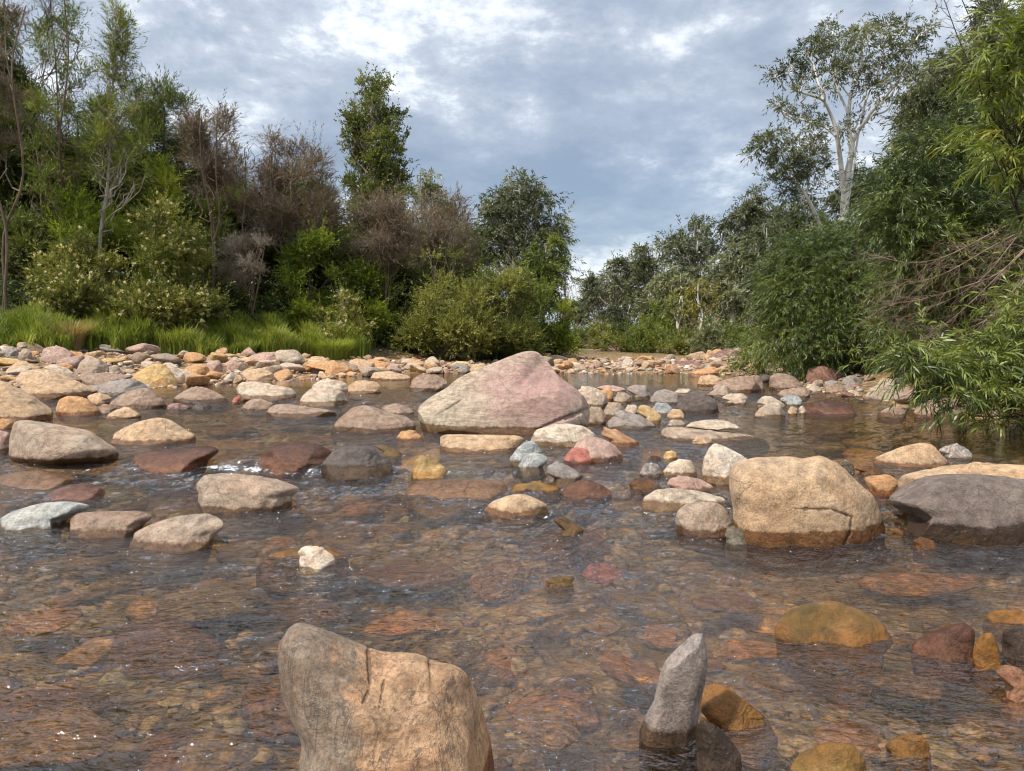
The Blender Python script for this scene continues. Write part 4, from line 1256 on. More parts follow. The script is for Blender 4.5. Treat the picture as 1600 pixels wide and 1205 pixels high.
def facet(p, rng, k, lo, hi, ymin=0.3):
    for _ in range(k):
        n = unit(rng.normal(0, 1, 3))
        if abs(n[1]) < ymin:
            n[1] = ymin * (1 if rng.random() < 0.3 else -1)
            n = unit(n)
        d = p @ n
        lim = d.max() * rng.uniform(lo, hi)
        over = np.maximum(d - lim, 0)
        p = p - n * (over * 0.93)[:, None]
    return p


def pix(x, y, z):
    fx, fy, fz = x - CAM[0], y - CAM[1], z - CAM[2]
    dy = fy * math.cos(PITCH) - fz * math.sin(PITCH)
    u = fy * math.sin(PITCH) + fz * math.cos(PITCH)
    return CX + fx / dy * F_PX, CY - u / dy * F_PX


HERO = []          # (x, y, z, half width, half depth, short name) of every hero stone
ZOOM = {'A': (0, 440, 2.857), 'B': (500, 520, 3.478), 'C': (860, 560, 3.636), 'D': (1160, 560, 3.543), 'E': (0, 620, 2.857), 'F': (0, 840, 3.302), 'G': (360, 820, 2.963),
        'H': (800, 820, 3.131), 'I': (1160, 840, 3.302), 'J': (480, 660, 3.81), 'K': (0, 500, 4.0), 'P': (0, 0, 1.0)}


def hull_body(pts, v, ext, k):
    """the convex body round the points, its edges worn by a soft maximum over its faces"""
    c0 = pts.mean(0)
    Q = (pts - c0) / ext
    n_ = len(Q)
    I, J, K = np.array([(i, j, k2) for i in range(n_) for j in range(i + 1, n_) for k2 in range(j + 1, n_)]).T
    N = np.cross(Q[J] - Q[I], Q[K] - Q[I])
    ln = np.linalg.norm(N, axis=1)
    ok = ln > 1e-5
    N, I = N[ok] / ln[ok][:, None], I[ok]
    d = np.einsum('ij,ij->i', N, Q[I])
    N, d = N * np.sign(d)[:, None], np.abs(d)
    out = (N @ Q.T - d[:, None]).max(1)
    h = (out < 1e-6) & (d > 1e-3)
    N, d = N[h], d[h]
    keep = []
    for i in range(len(N)):
        if all(N[i] @ N[j] < 0.97 for j in keep):
            keep.append(i)
    N, d = N[keep], d[keep]
    t = np.maximum(v @ N.T / d[None, :], 0)
    r = (t ** k).sum(1) ** (-1.0 / k)
    return v * np.minimum(r, 2.2)[:, None] * ext + c0


def kind_of(label, w):
    for k in ('boulder', 'outcrop', 'slab', 'ledge', 'cobble', 'rock', 'stone'):
        if k in label.split(' in front of ')[0].split(' beside ')[0].split(' behind ')[0].split(' below ')[0]:
            return 'rock' if k in ('outcrop', 'ledge', 'slab') else k
    return 'boulder' if w > 0.55 else 'rock'


def stone(zm, pts, pal, label, short=None, name=None, mat=None, wl=None, wet=0.0, dr=0.85, lean=0.30, cuts=5, rough=1.0, lvl=5, e1=0.62, e2=0.8, band=0.35,
          sink=0.35, d=None, cracks=(), seed=0, round_=2, group=None, size=None, planes=(), plo=0.50, phi=0.82, under=False, dz=0.0, fit=True, front=()):
    ox, oy, s = ZOOM[zm]
    P = np.array(pts, float) / s + [ox, oy]
    rng = np.random.default_rng(seed or hash_s(label) % 99991)
    yb, xm = P[:, 1].max(), (P[:, 0].min() + P[:, 0].max()) / 2
    wpx, hpx = np.ptp(P[:, 0]), np.ptp(P[:, 1])
    df = d if d else hit(xm, yb)[1]
    w, h = wpx / F_PX * df, hpx / F_PX * df
    D = 0.5 * min(w * dr, 1.7 * max(h, 0.4 * w))
    yc = df + D * 0.85
    for _ in range(2):                                   # soften the traced corners
        if round_ > 0:
            Q = np.roll(P, -1, 0)
            P = np.stack([P * 0.84 + Q * 0.16, P * 0.16 + Q * 0.84], 1).reshape(-1, 2)
            round_ -= 1
    W3 = np.array([at(x, y, yc) for x, y in P])
    X, Z = W3[:, 0], W3[:, 2].copy()
    xc = (X.min() + X.max()) / 2
    zlow, hh = Z.min(), np.ptp(Z)
    base = float(surf_z(xc, yc))
    lowm = np.clip(1 - (Z - zlow) / (0.22 * hh + 1e-6), 0, 1)
    Z = Z - lowm * (sink * hh + 0.05)
    X = X + (xc - X) * 0.03 * lowm
    if not under:                                        # carry the lower edge down below ground or water
        il, ir = X.argmin(), X.argmax()
        zl = np.interp(X, [X[il], X[ir]], [Z[il], Z[ir]]) if X[ir] > X[il] else Z
        lowc = (Z < zl - 0.02 * hh) | (Z < zlow + 0.1 * hh)
        Z = np.where(lowc, np.minimum(Z, base - 0.07 - 0.25 * max(0.0, base - zlow)), Z)
    cz = (Z.min() + Z.max()) / 2
    n = len(X)
    tt = np.linspace(0, 1, 40, endpoint=False)
    pts = [(x - xc, rng.uniform(-0.22, 0.22) * D, z - cz) for x, z in zip(X, Z)]
    zt = lambda z: float(np.clip(z / (0.5 * hh + 1e-6), -1, 1))
    if front:                                            # traced corners of the near side
        for (fx, fy, fd) in front:
            q = at(ox + fx / s, oy + fy / s, yc + fd * D)
            pts.append((q[0] - xc, fd * D, q[2] - cz))
            if fd <= -0.8 and not under:
                pts.append((q[0] - xc, fd * D, base - 0.12 - cz))
    for side in ((1,) if front else (-1, 1)):
        m = 7 if cuts > 2 else 10
        for i in range(m):
            k_ = int((i + rng.random()) / m * n) % n
            sc_ = rng.uniform(0.35, 0.82)
            x_, z_ = (X[k_] - xc) * sc_, (Z[k_] - cz) * sc_ - 0.06 * hh
            y_ = side * D * math.sqrt(max(0.05, 1 - sc_ ** 2.4)) * rng.uniform(0.9, 1.12)
            pts.append((x_, y_ + (lean * D * zt(z_) if side < 0 else 0.3 * lean * D * zt(z_)), z_))
    kk = (26 if cuts > 4 else 15) if cuts > 2 else 8
    v, f = ICO[lvl]
    p = hull_body(np.array(pts), v, np.array([w / 2, D, hh / 2]), kk)
    if cuts > 2:                                         # knocked-off corners
        p = facet(p, rng, 14, 0.84, 0.97, 0.0)
    ck = np.zeros(len(p))
    sz = min(w, hh, 2 * D)
    so = rng.uniform(0, 90)
    q = p / max(sz, 1e-3)
    dn = unit(p / np.array([w, 2 * D, hh]) ** 2)
    disp = sz * rough * (0.045 * fbm(q[:, 0] * 1.6 + so, q[:, 1] * 1.6, q[:, 2] * 1.6, 3) + 0.014 * fbm(q[:, 0] * 7 + so, q[:, 1] * 7, q[:, 2] * 7, 4, 0.6))
    if lvl >= 6:
        disp = disp + 0.0035 * rough * fbm(p[:, 0] * 45, p[:, 1] * 45, p[:, 2] * 45, 4, 0.6)
    p = p + dn * disp[:, None]
    if fit:                                              # let the body's outline, seen from the lens, meet the traced one
        cpx = np.array([(P[:, 0].min() + P[:, 0].max()) / 2, 0.35 * P[:, 1].min() + 0.65 * P[:, 1].max()])
        seg = np.concatenate([P[i] + (P[(i + 1) % n] - P[i]) * tt[:, None] for i in range(n)]) - cpx
        NB = 144
        def env(dx, dy):
            b_ = ((np.arctan2(-dy, dx) + math.pi) / (2 * math.pi) * NB).astype(int) % NB
            e_ = np.zeros(NB)
            np.maximum.at(e_, b_, np.hypot(dx, dy))
            return e_
        tgt = env(seg[:, 0], seg[:, 1])
        ang_c = (np.arange(NB) + 0.5) / NB * 2 * math.pi - math.pi
        for _ in range(7):
            wx, wy, wz_ = p[:, 0] + xc, p[:, 1] + yc, p[:, 2] + cz
            sx_, sy_ = pix(wx, wy, wz_)
            got = env(sx_ - cpx[0], sy_ - cpx[1])
            ok_ = (tgt > 0) & (got > 0) & ((np.sin(ang_c) > 0.06) | under)
            ratio = np.clip(tgt / np.maximum(got, 1e-6), 0.75, 1.3)
            idx_ = np.arange(NB)
            ratio = np.interp(idx_, np.concatenate([idx_[ok_] - NB, idx_[ok_], idx_[ok_] + NB]), np.tile(ratio[ok_], 3))
            low_s = sstep(-np.sin(ang_c), 0.35, 1.0) * (not under)
            ratio = ratio * (1 - low_s) + low_s
            k3 = np.array([.12, .22, .32, .22, .12])
            ratio = np.convolve(np.tile(ratio, 3), k3, 'same')[NB:2 * NB]
            fb = (np.arctan2(-(sy_ - cpx[1]), sx_ - cpx[0]) + math.pi) / (2 * math.pi) * NB - 0.5
            j0 = np.floor(fb).astype(int)
            q_ = ratio[j0 % NB] * (1 - (fb - j0)) + ratio[(j0 + 1) % NB] * (fb - j0)
            rel_ = np.hypot(sx_ - cpx[0], sy_ - cpx[1]) / np.maximum(got[j0 % NB], 1e-6)
            q_ = 1 + (q_ - 1) * sstep(rel_, 0.0, 0.7)
            cxw, czw = at(cpx[0], cpx[1], yc)[0] - xc, at(cpx[0], cpx[1], yc)[2] - cz
            p = np.stack([cxw + (p[:, 0] - cxw) * q_, p[:, 1], czw + (p[:, 2] - czw) * q_], -1)
    for (x0, z0, x1, z1, wd, dp) in cracks:              # grooves on the near face
        sx_, sy_ = pix(p[:, 0] + xc, p[:, 1] + yc, p[:, 2] + cz)
        a2, ab = np.array([x0, z0], float), np.array([x1 - x0, z1 - z0], float)
        pr = np.stack([sx_, sy_], -1)
        t = np.clip(((pr - a2) @ ab) / (ab @ ab), 0, 1)
        dist = np.linalg.norm(pr - a2 - t[:, None] * ab, axis=1) + 0.8 * wd * fbm(p[:, 0] * 50, p[:, 1] * 50, p[:, 2] * 50, 3)
        k = np.exp(-(np.maximum(dist, 0) / wd) ** 2) * (p[:, 1] < 0.5 * D) * (0.3 + 0.7 * np.sin(np.pi * np.clip(t, 0.02, 0.98)) ** 0.5)
        p = p - dn * (dp * k)[:, None]
        ck = np.maximum(ck, k)
    me = mesh_from(name or 'stone', p + np.array([0, 0, cz - base]), np.zeros((0, 4), int), f)
    me.materials.append(mat or M_ROCK)
    if len(cracks):
        me.attributes.new('crack', 'FLOAT', 'POINT').data.foreach_set('value', ck.astype(np.float32))
    size = size or w
    o = bpy.data.objects.new(name or kind_of(label, w), me)
    COL.objects.link(o)
    o.location = (xc, yc, base + dz)
    colour(o, pal)
    wz = float(water_z(xc, yc))
    gzz = float(ground_z(xc, yc))
    o['wl'] = (wz if gzz < wz + 0.015 else wz - 5.0) + wet if wl is None else wl
    o['band'] = float(band)
    o['wb'] = float(np.clip(0.20 * (p[:, 2].max() + cz - base), 0.012, 0.075)) - 0.01
    tag(o, label, kind_of(label, w), group)
    HERO.append((xc, yc, base, w / 2, D, short or ('the ' + label.split(' ')[0] + ' ' + label.split(' ')[1] + (' boulder' if w > .55 else ' rock'))))
    return o


S = stone
# foreground
S('G', [(222, 640), (220, 560), (255, 500), (300, 452), (390, 468), (500, 508), (600, 552), (700, 588), (850, 592), (905, 610), (945, 632), (1050, 652), (1105, 700), (1160, 830), (1205, 1000), (1245, 1145), (1290, 1330), (420, 1330), (350, 1050), (280, 900), (240, 800)],
  'greytan', 'large cracked grey and tan boulder cut off by the bottom edge of the picture', 'the cracked foreground boulder', lvl=7, d=1.28, dr=1.0, lean=0.45, cuts=5, rough=0.4, band=0.55, round_=1,
  cracks=[(574, 992, 578, 1075, 3.0, 0.005), (671, 1028, 674, 1075, 2.6, 0.005), (600, 1060, 592, 1110, 2, 0.002), (578, 1075, 566, 1100, 2.2, 0.003)], mat=M_IRON, sink=0.1, planes=[(-0.80, -0.55, 0.05, 0.66), (0.25, -0.80, 0.55, 0.74)], wl=0.02, e1=0.5, front=[(630, 620, -0.35), (560, 760, -0.75), (430, 1250, -1.0), (660, 1250, -1.0), (1000, 1250, -1.0), (1130, 1200, -0.7), (940, 700, -0.35), (250, 800, -0.3)])
S('H', [(620, 1130), (615, 1040), (640, 960), (700, 850), (722, 730), (752, 660), (820, 590), (880, 545), (908, 523), (930, 540), (948, 600), (955, 720), (930, 830), (905, 1000), (870, 1100), (800, 1200), (640, 1300)],
  'grey', 'upright pointed grey slab standing in the water at the bottom of the picture', 'the upright grey slab', lvl=6, d=1.62, dr=0.55, lean=0.25, cuts=6, rough=0.7, round_=1, planes=[(-0.65, -0.7, 0.25, 0.7), (0.75, -0.6, 0.1, 0.75)], sink=0.2, front=[(790, 720, -0.6), (830, 640, -0.35), (690, 1000, -0.95), (860, 1000, -0.8), (640, 1130, -0.9), (860, 1120, -0.9)])
S('H', [(915, 900), (940, 790), (990, 775), (1060, 800), (1150, 865), (1250, 950), (1285, 1020), (1245, 1085), (1100, 1075), (1000, 1010)], 'amber', 'amber brown slab awash beside the upright grey slab', mat=M_MOSS, d=1.68, lvl=6, wet=0.25, lean=0.5, dr=0.9, rough=0.8)
S('H', [(900, 1000), (925, 955), (1000, 980), (1060, 1040), (1120, 1120), (1130, 1200), (1000, 1180), (900, 1100)], 'dark', 'dark wedge rock with pale edge at the foot of the upright grey slab', d=1.5, wet=0.25, lvl=6)
S('I', [(180, 640), (160, 500), (230, 400), (330, 372), (470, 356), (600, 400), (720, 470), (785, 575), (710, 650), (570, 710), (430, 770), (330, 790), (230, 710)], 'amber',
  'broad golden brown boulder awash with a dry tan spot on its crown', 'the awash golden boulder', mat=M_MOSS, d=2.16, lvl=6, wet=0.0, wl=0.02, lean=0.5, dr=0.9, rough=0.9, sink=0.05, dz=0.02, plo=0.8, phi=0.95)
S('I', [(860, 600), (880, 540), (960, 490), (1060, 455), (1150, 440), (1205, 480), (1190, 600), (1060, 645), (930, 640)], 'redbrown', 'glossy dark red wet stone at the right beside the upright golden stone', wet=0.3, lvl=6)
S('I', [(1185, 670), (1190, 565), (1235, 492), (1290, 490), (1328, 580), (1322, 660), (1255, 685)], 'amber', 'upright golden wet stone near the right edge', wet=0.3, lvl=6, mat=M_MOSS)
S('I', [(1330, 560), (1350, 470), (1430, 450), (1520, 470), (1530, 620), (1400, 640)], 'dark', 'dark wet stone cut by the right edge behind the upright golden stone', wet=0.3)
S('I', [(1300, 690), (1350, 655), (1420, 668), (1500, 720), (1510, 850), (1390, 790)], 'pinkish', 'smooth pinkish brown wet stone cut by the right edge below the golden stone', wet=0.3, lvl=6)
S('I', [(725, 1080), (800, 1020), (900, 1028), (965, 1080), (960, 1140), (800, 1150)], 'amber', 'orange gold wet stone near the bottom right corner', wet=0.3, mat=M_MOSS)
S('I', [(200, 1260), (290, 1110), (450, 1062), (560, 1068), (645, 1160), (600, 1260)], 'olive', 'olive gold wet stone cut by the bottom edge', wet=0.3, d=1.48, mat=M_MOSS)
S('I', [(1240, 420), (1290, 380), (1400, 375), (1520, 400), (1520, 450), (1300, 450)], 'amber', 'low golden stone awash behind the upright golden stone', wet=0.3, mat=M_MOSS)
S('H', [(160, 282), (190, 262), (245, 252), (292, 256), (300, 278), (250, 306), (190, 302)], 'olive', 'small olive wet stone alone in midstream', wet=0.3)
S('P', [(864, 812), (885, 810), (900, 818), (912, 828), (908, 838), (890, 836), (872, 822)], 'olive', 'small jagged gold stone below the low tan stone', wet=0.3)
S('E', [(1150, 690), (1200, 640), (1330, 615), (1480, 620), (1560, 670), (1545, 710), (1400, 745), (1220, 730)], 'amber', 'orange stone awash under the pinkish white stone', wet=0.3, mat=M_MOSS, sink=0.2, dz=-0.06)
S('E', [(1325, 700), (1350, 672), (1400, 668), (1450, 685), (1492, 712), (1480, 735), (1400, 730)], 'white', 'small pinkish white stone perched on the orange stone', wl=-0.2, d=3.0, dr=0.6)
# right
S('P', [(1165, 846), (1147, 805), (1138, 755), (1142, 728), (1175, 715), (1235, 713), (1252, 717), (1282, 711), (1312, 725), (1342, 755), (1367, 777), (1377, 805), (1376, 840), (1345, 852), (1290, 852), (1205, 850)],
  'tan', 'big blocky orange tan boulder standing in the water at the right', 'the blocky orange tan boulder', lvl=7, dr=0.8, lean=0.18, cuts=2, rough=0.7, e1=0.5, e2=0.62, band=0.15, round_=1,
  cracks=[(1240, 795, 1300, 796, 2.2, 0.005), (1300, 796, 1331, 808, 2.2, 0.008), (1331, 808, 1330, 826, 2.5, 0.010), (1330, 826, 1321, 850, 2.5, 0.012)], front=[(1180, 765, -0.9), (1290, 765, -0.92), (1345, 835, -0.85), (1175, 842, -0.95), (1240, 726, -0.3), (1300, 740, -0.35), (1160, 740, -0.4)])
S('D', [(800, 790), (850, 730), (920, 690), (1010, 655), (1130, 640), (1300, 640), (1500, 660), (1700, 700), (1760, 900), (1650, 1010), (1560, 985), (1300, 915), (1100, 885), (900, 865)],
  'darkgrey', 'large dark fronted boulder cut off by the right edge of the picture', 'the dark fronted boulder', lvl=7, dr=0.9, lean=0.7, cuts=3, rough=0.7, planes=[(-0.35, -0.85, -0.2, 0.72), (0, -0.1, 1, 0.8)], wet=0.02, e1=0.5, front=[(960, 730, -0.5), (1130, 670, -0.45), (1500, 710, -0.5), (900, 860, -0.85), (1300, 910, -1), (1550, 975, -1)])
S('D', [(865, 655), (960, 628), (1130, 597), (1300, 585), (1600, 592), (1700, 650), (1680, 720), (1300, 720), (950, 710)], 'tan', 'flat topped tan boulder behind the dark fronted boulder', lvl=6, lean=0.9, cuts=3, e1=0.5, d=3.75)
S('D', [(720, 560), (780, 530), (900, 482), (1000, 467), (1055, 480), (1100, 530), (1150, 582), (1140, 602), (1000, 598), (880, 592)], 'tan', 'sloping orange tan boulder at the edge of the dark pool', 'the sloping orange tan boulder', lvl=6, rough=0.8)
S('D', [(1080, 512), (1120, 487), (1190, 478), (1250, 505), (1278, 540), (1220, 562), (1140, 548)], 'grey', 'speckled grey rock beside the sloping orange tan boulder', rough=1.6, mat=M_QUARTZ)
S('D', [(670, 662), (720, 650), (800, 645), (850, 668), (868, 700), (820, 740), (740, 770), (700, 720)], 'orange', 'smooth pale topped amber stone between the two big right boulders', wet=0.02)
S('D', [(615, 612), (660, 596), (740, 604), (778, 632), (700, 648)], 'amber', 'flat golden stone awash behind the blocky orange tan boulder', wet=0.3)
S('D', [(520, 590), (560, 570), (610, 580), (625, 620), (560, 620)], 'bluegrey', 'small dark blue stone peeping over the blocky orange tan boulder', wet=0.05)
S('D', [(940, 1010), (975, 995), (1050, 1005), (1080, 1040), (1020, 1060), (960, 1050)], 'amber', 'golden stone just under the water below the dark fronted boulder', wet=0.3)
S('D', [(690, 218), (697, 170), (760, 146), (860, 141), (930, 165), (942, 195), (880, 212), (760, 224)], 'greytan', 'large smooth rounded rock on the right bank under the leaves', 'the smooth rounded bank rock', rough=0.7)
S('D', [(738, 312), (790, 280), (860, 268), (912, 296), (880, 322), (800, 328)], 'brown', 'tan tipped rock at the foot of the right bank riffle', wet=0.02)
S('D', [(918, 318), (1000, 252), (1100, 226), (1200, 240), (1235, 290), (1180, 332), (1050, 334)], 'brown', 'broad dull brown slab under the overhanging right leaves', rough=0.8)
S('D', [(338, 292), (360, 245), (480, 235), (600, 250), (622, 296), (500, 307)], 'redbrown', 'long dark wet ledge at the top of the right pool', wet=0.3, lean=0.6)
S('D', [(445, 152), (480, 122), (540, 126), (548, 152)], 'grey', 'grey rounded rock left end of the shaded right bank row')
S('D', [(543, 142), (560, 112), (610, 116), (645, 152), (600, 168)], 'grey', 'grey rounded rock right end of the shaded right bank row')
S('D', [(450, 167), (500, 142), (560, 157), (585, 182), (500, 192)], 'brown', 'long brown rock in front of the shaded right bank row')
S('D', [(350, 167), (360, 140), (420, 155), (445, 178), (400, 185)], 'pale', 'small pale rock left of the shaded right bank row')
S('D', [(568, 195), (600, 172), (648, 187), (640, 208)], 'pale', 'small pale wedge rock left of the smooth rounded bank rock')
S('D', [(375, 150), (400, 122), (445, 120), (452, 148)], 'greytan', 'grey tan rock behind the small pale right bank rock')
S('D', [(185, 205), (220, 175), (330, 160), (378, 180), (372, 212), (260, 218)], 'brown', 'low brown rock below the two brown mid bank boulders')
S('D', [(0, 180), (20, 110), (60, 92), (100, 96), (130, 182), (60, 186)], 'brown', 'brown block boulder left of the pair at the far right bank')
S('D', [(148, 182), (150, 100), (190, 85), (270, 92), (345, 150), (300, 168), (220, 182)], 'brown', 'brown block boulder right of the pair at the far right bank', band=0.7)
S('C', [(895, 192), (950, 135), (1050, 108), (1120, 100), (1180, 130), (1190, 190), (1080, 196)], 'brown', 'low sloping brown boulder beside the far right bank pair', band=0.2)
S('C', [(832, 155), (850, 102), (930, 95), (992, 122), (960, 158)], 'tan', 'rounded tan boulder at the outlet of the far pool')
S('C', [(888, 210), (940, 168), (1000, 150), (1030, 185), (1012, 222)], 'greytan', 'grey tan sloping rock below the rounded tan boulder of the far pool')
S('C', [(745, 92), (850, 64), (930, 45), (962, 70), (940, 94), (860, 84)], 'orange', 'bright orange slab below the red outcrop')
S('C', [(1165, 258), (1200, 222), (1260, 218), (1325, 256), (1345, 292), (1250, 275)], 'pale', 'pale flat rock left of the white striped stone')
S('C', [(1148, 332), (1190, 282), (1250, 257), (1310, 270), (1337, 316), (1290, 340)], 'greytan', 'grey tan domed rock in front of the pale flat rock')
S('C', [(1300, 232), (1350, 207), (1410, 215), (1434, 246), (1400, 274), (1340, 272)], 'bluegrey', 'white striped blue grey stone in the small right pile', mat=M_QUARTZ)
S('C', [(1345, 302), (1370, 270), (1405, 288), (1402, 320), (1360, 322)], 'tan', 'small tan stone left of two under the white striped stone')
S('C', [(1404, 292), (1430, 265), (1458, 302), (1440, 320)], 'pale', 'small pale stone right of two under the white striped stone')
# the pile right of the pink boulder
S('C', [(150, 185), (190, 160), (250, 165), (320, 200), (327, 260), (290, 282), (220, 272)], 'pale', 'pale pitted round rock touching the right side of the pink boulder')
S('C', [(285, 182), (340, 168), (362, 200), (352, 246), (322, 245)], 'orange', 'orange round stone next to the pale pitted rock')
S('C', [(250, 167), (330, 153), (420, 168), (432, 192), (340, 188)], 'pinkish', 'flat pinkish slab lying across the top of the stone pile')
S('C', [(358, 242), (380, 200), (420, 193), (462, 220), (452, 252), (390, 257)], 'greytan', 'knobbly grey tan stone in the middle of the stone pile')
S('C', [(430, 172), (480, 150), (545, 155), (572, 210), (560, 242), (500, 232), (460, 200)], 'grey', 'angular grey block at the top of the stone pile')
S('C', [(212, 372), (218, 280), (280, 274), (322, 330), (300, 378)], 'greytan', 'rough grey tan stone wedged under the overhang of the pink boulder', rough=1.5)
S('C', [(298, 312), (330, 250), (400, 253), (417, 300), (350, 342)], 'greytan', 'squarish tan grey stone beside the wedged rough stone')
S('C', [(308, 378), (370, 322), (430, 303), (520, 330), (625, 396), (520, 404), (400, 393)], 'grey', 'long low grey rock along the water below the stone pile')
S('C', [(418, 302), (440, 268), (490, 263), (500, 315)], 'pale', 'cream stone behind the orange cream veined stone')
S('C', [(488, 305), (510, 265), (560, 270), (632, 325), (632, 372), (590, 374), (520, 325)], 'yellow', 'orange cream veined stone at the water below the stone pile', mat=M_QUARTZ)
S('C', [(566, 235), (600, 187), (660, 175), (727, 200), (732, 242), (680, 263), (600, 258)], 'grey', 'smooth rounded brown grey stone above the blue grey stone', cuts=2)
S('C', [(573, 288), (610, 256), (660, 252), (702, 290), (662, 322), (600, 313)], 'bluegrey', 'smooth blue grey stone between tan stone and brown grey stone', cuts=2)
S('C', [(658, 324), (690, 291), (740, 290), (764, 322), (720, 340)], 'tan', 'small tan stone at the water under the blue grey stone')
S('C', [(712, 275), (740, 222), (800, 186), (880, 200), (942, 240), (962, 302), (850, 314), (740, 305)], 'dark', 'dark charcoal boulder right of the stone pile', 'the dark charcoal boulder', lvl=6)
S('C', [(968, 224), (1020, 203), (1090, 200), (1128, 225), (1082, 264), (1035, 264)], 'pale', 'pale rock right of the dark charcoal boulder')
S('C', [(700, 195), (730, 175), (790, 173), (800, 190), (740, 200)], 'pale', 'thin pale stone lying behind the brown grey stone')
S('C', [(625, 432), (640, 396), (740, 392), (1000, 415), (1100, 430), (1206, 456), (1180, 468), (900, 460), (700, 455)], 'greytan', 'long flat slab lying in the water in front of the stone pile', 'the long flat slab', e1=0.45, cuts=2, lean=0.9, band=0.6)
S('C', [(763, 394), (800, 362), (900, 350), (1000, 355), (1072, 386), (1076, 408), (900, 404)], 'pale', 'flat pale stone stacked on the long flat slab', d=6.75, under=True)
S('C', [(662, 378), (690, 353), (750, 355), (773, 376), (720, 388)], 'greytan', 'small grey tan stone left of the flat pale stacked stone')
S('C', [(800, 473), (840, 450), (910, 455), (924, 482), (860, 492)], 'tan', 'low tan stone below the long flat slab')
S('C', [(283, 432), (320, 403), (380, 410), (450, 450), (543, 496), (440, 506), (380, 494)], 'rust', 'pale rock with rusty streaks in the stream below the stone pile')
S('C', [(553, 578), (580, 550), (620, 560), (634, 578)], 'amber', 'tiny gold stone left of the small gold stone', wet=0.02)
S('C', [(633, 566), (660, 530), (700, 528), (724, 556), (690, 574)], 'yellow', 'small gold stone above the cream round stone')
S('C', [(506, 645), (540, 607), (580, 592), (622, 610), (630, 652), (580, 674), (540, 672)], 'grey', 'egg shaped grey white stone left of the cream round stone', mat=M_QUARTZ, cuts=1)
S('C', [(632, 655), (675, 598), (740, 573), (800, 580), (824, 622), (826, 660), (740, 676)], 'pale', 'cream round stone with amber wet foot', cuts=2, wet=0.012)
S('C', [(858, 668), (870, 570), (900, 510), (935, 480), (1000, 505), (1080, 545), (1133, 582), (1060, 625), (1012, 700), (930, 712)], 'white', 'angular cream rock with rust brown patches left of the blocky boulder', lvl=6, cuts=6, mat=M_QUARTZ)
S('C', [(438, 722), (480, 690), (560, 686), (622, 720), (634, 748), (530, 754)], 'amber', 'golden wet stone left of the pink tan oval stone', wet=0.3)
S('C', [(656, 722), (680, 682), (760, 670), (850, 685), (925, 726), (954, 772), (800, 752)], 'pinkish', 'smooth pink tan oval stone', cuts=1)
S('C', [(515, 845), (530, 790), (600, 747), (700, 738), (850, 755), (985, 795), (1024, 832), (880, 830), (740, 850), (620, 878)], 'pale', 'long low mottled rock with dark amber foot below the oval stone', wet=0.02, lvl=6)
S('C', [(706, 945), (718, 872), (770, 826), (850, 815), (950, 820), (1004, 860), (1045, 960), (1048, 1006), (950, 1018), (870, 985)], 'greytan', 'flat faced grey tan rock at the left foot of the blocky boulder', wet=0.012, lvl=6)
S('P', [(1130, 838), (1140, 825), (1160, 828), (1170, 845), (1150, 852)], 'bluegrey', 'small blue stone wedged under the blocky boulder', wet=0.3)
# around the pink boulder
S('B', [(540, 535), (533, 450), (555, 385), (600, 352), (680, 305), (760, 240), (900, 180), (1060, 118), (1120, 100), (1165, 100), (1195, 112), (1240, 160), (1290, 230), (1400, 310), (1450, 370), (1472, 430), (1440, 472), (1330, 492), (1220, 530), (1140, 556), (900, 556), (650, 552)],
  'pinktan', 'largest boulder in midstream with a broad pink face and peaked top', 'the pink boulder', mat=M_PINK, lvl=7, dr=0.75, lean=0.30, cuts=4, rough=0.55, e1=0.52, e2=0.66, band=0.5, round_=1,
  planes=[(0.75, -0.45, -0.35, 0.66), (-0.05, -0.95, 0.30, 0.72), (-0.55, -0.6, 0.55, 0.80), (0.5, -0.5, 0.6, 0.82)], cracks=[(690, 645, 720, 625, 1.8, 0.012), (840, 672, 918, 640, 3, 0.03)], front=[(900, 300, -0.5), (1180, 260, -0.5), (1320, 470, -0.85), (1150, 545, -0.95), (700, 530, -0.8), (620, 430, -0.55), (1100, 170, -0.15), (1000, 420, -0.78)])
S('B', [(42, 532), (110, 462), (180, 405), (240, 394), (310, 408), (390, 440), (460, 450), (518, 490), (500, 514), (350, 524), (150, 545)], 'brown', 'brown domed boulder left of the pink boulder', 'the brown domed boulder', lvl=6, cuts=3)
S('B', [(318, 414), (400, 385), (470, 398), (514, 432), (480, 448)], 'brown', 'low brown rock behind the brown domed boulder')
S('B', [(412, 573), (440, 540), (500, 528), (560, 566), (500, 585)], 'orange', 'small orange stone at the left foot of the pink boulder')
S('B', [(648, 592), (660, 555), (760, 553), (1080, 558), (1114, 582), (1080, 608), (950, 625), (810, 645), (700, 614)], 'tan', 'flat straight edged slab in front of the pink boulder', 'the straight edged slab', e1=0.42, e2=0.6, cuts=2, lean=0.9, lvl=6)
S('B', [(1143, 584), (1170, 530), (1260, 500), (1350, 493), (1440, 510), (1515, 567), (1440, 594), (1300, 620), (1200, 604)], 'pale', 'pale rounded rock with white veins at the right foot of the pink boulder', mat=M_QUARTZ, lvl=6)
S('B', [(1370, 640), (1400, 590), (1450, 562), (1530, 573), (1600, 608), (1643, 662), (1640, 695), (1500, 705)], 'pinkish', 'pinkish grey granite rock in front of the pale veined rock')
S('B', [(1326, 693), (1345, 650), (1400, 623), (1480, 640), (1497, 682), (1440, 709)], 'red', 'brick red stone leaning on the pinkish grey granite rock', cuts=2)
S('B', [(1017, 705), (1060, 642), (1110, 595), (1150, 587), (1182, 610), (1212, 652), (1110, 704), (1060, 726)], 'bluegrey', 'greenish grey rock of the split pair in front of the straight edged slab', mat=M_QUARTZ)
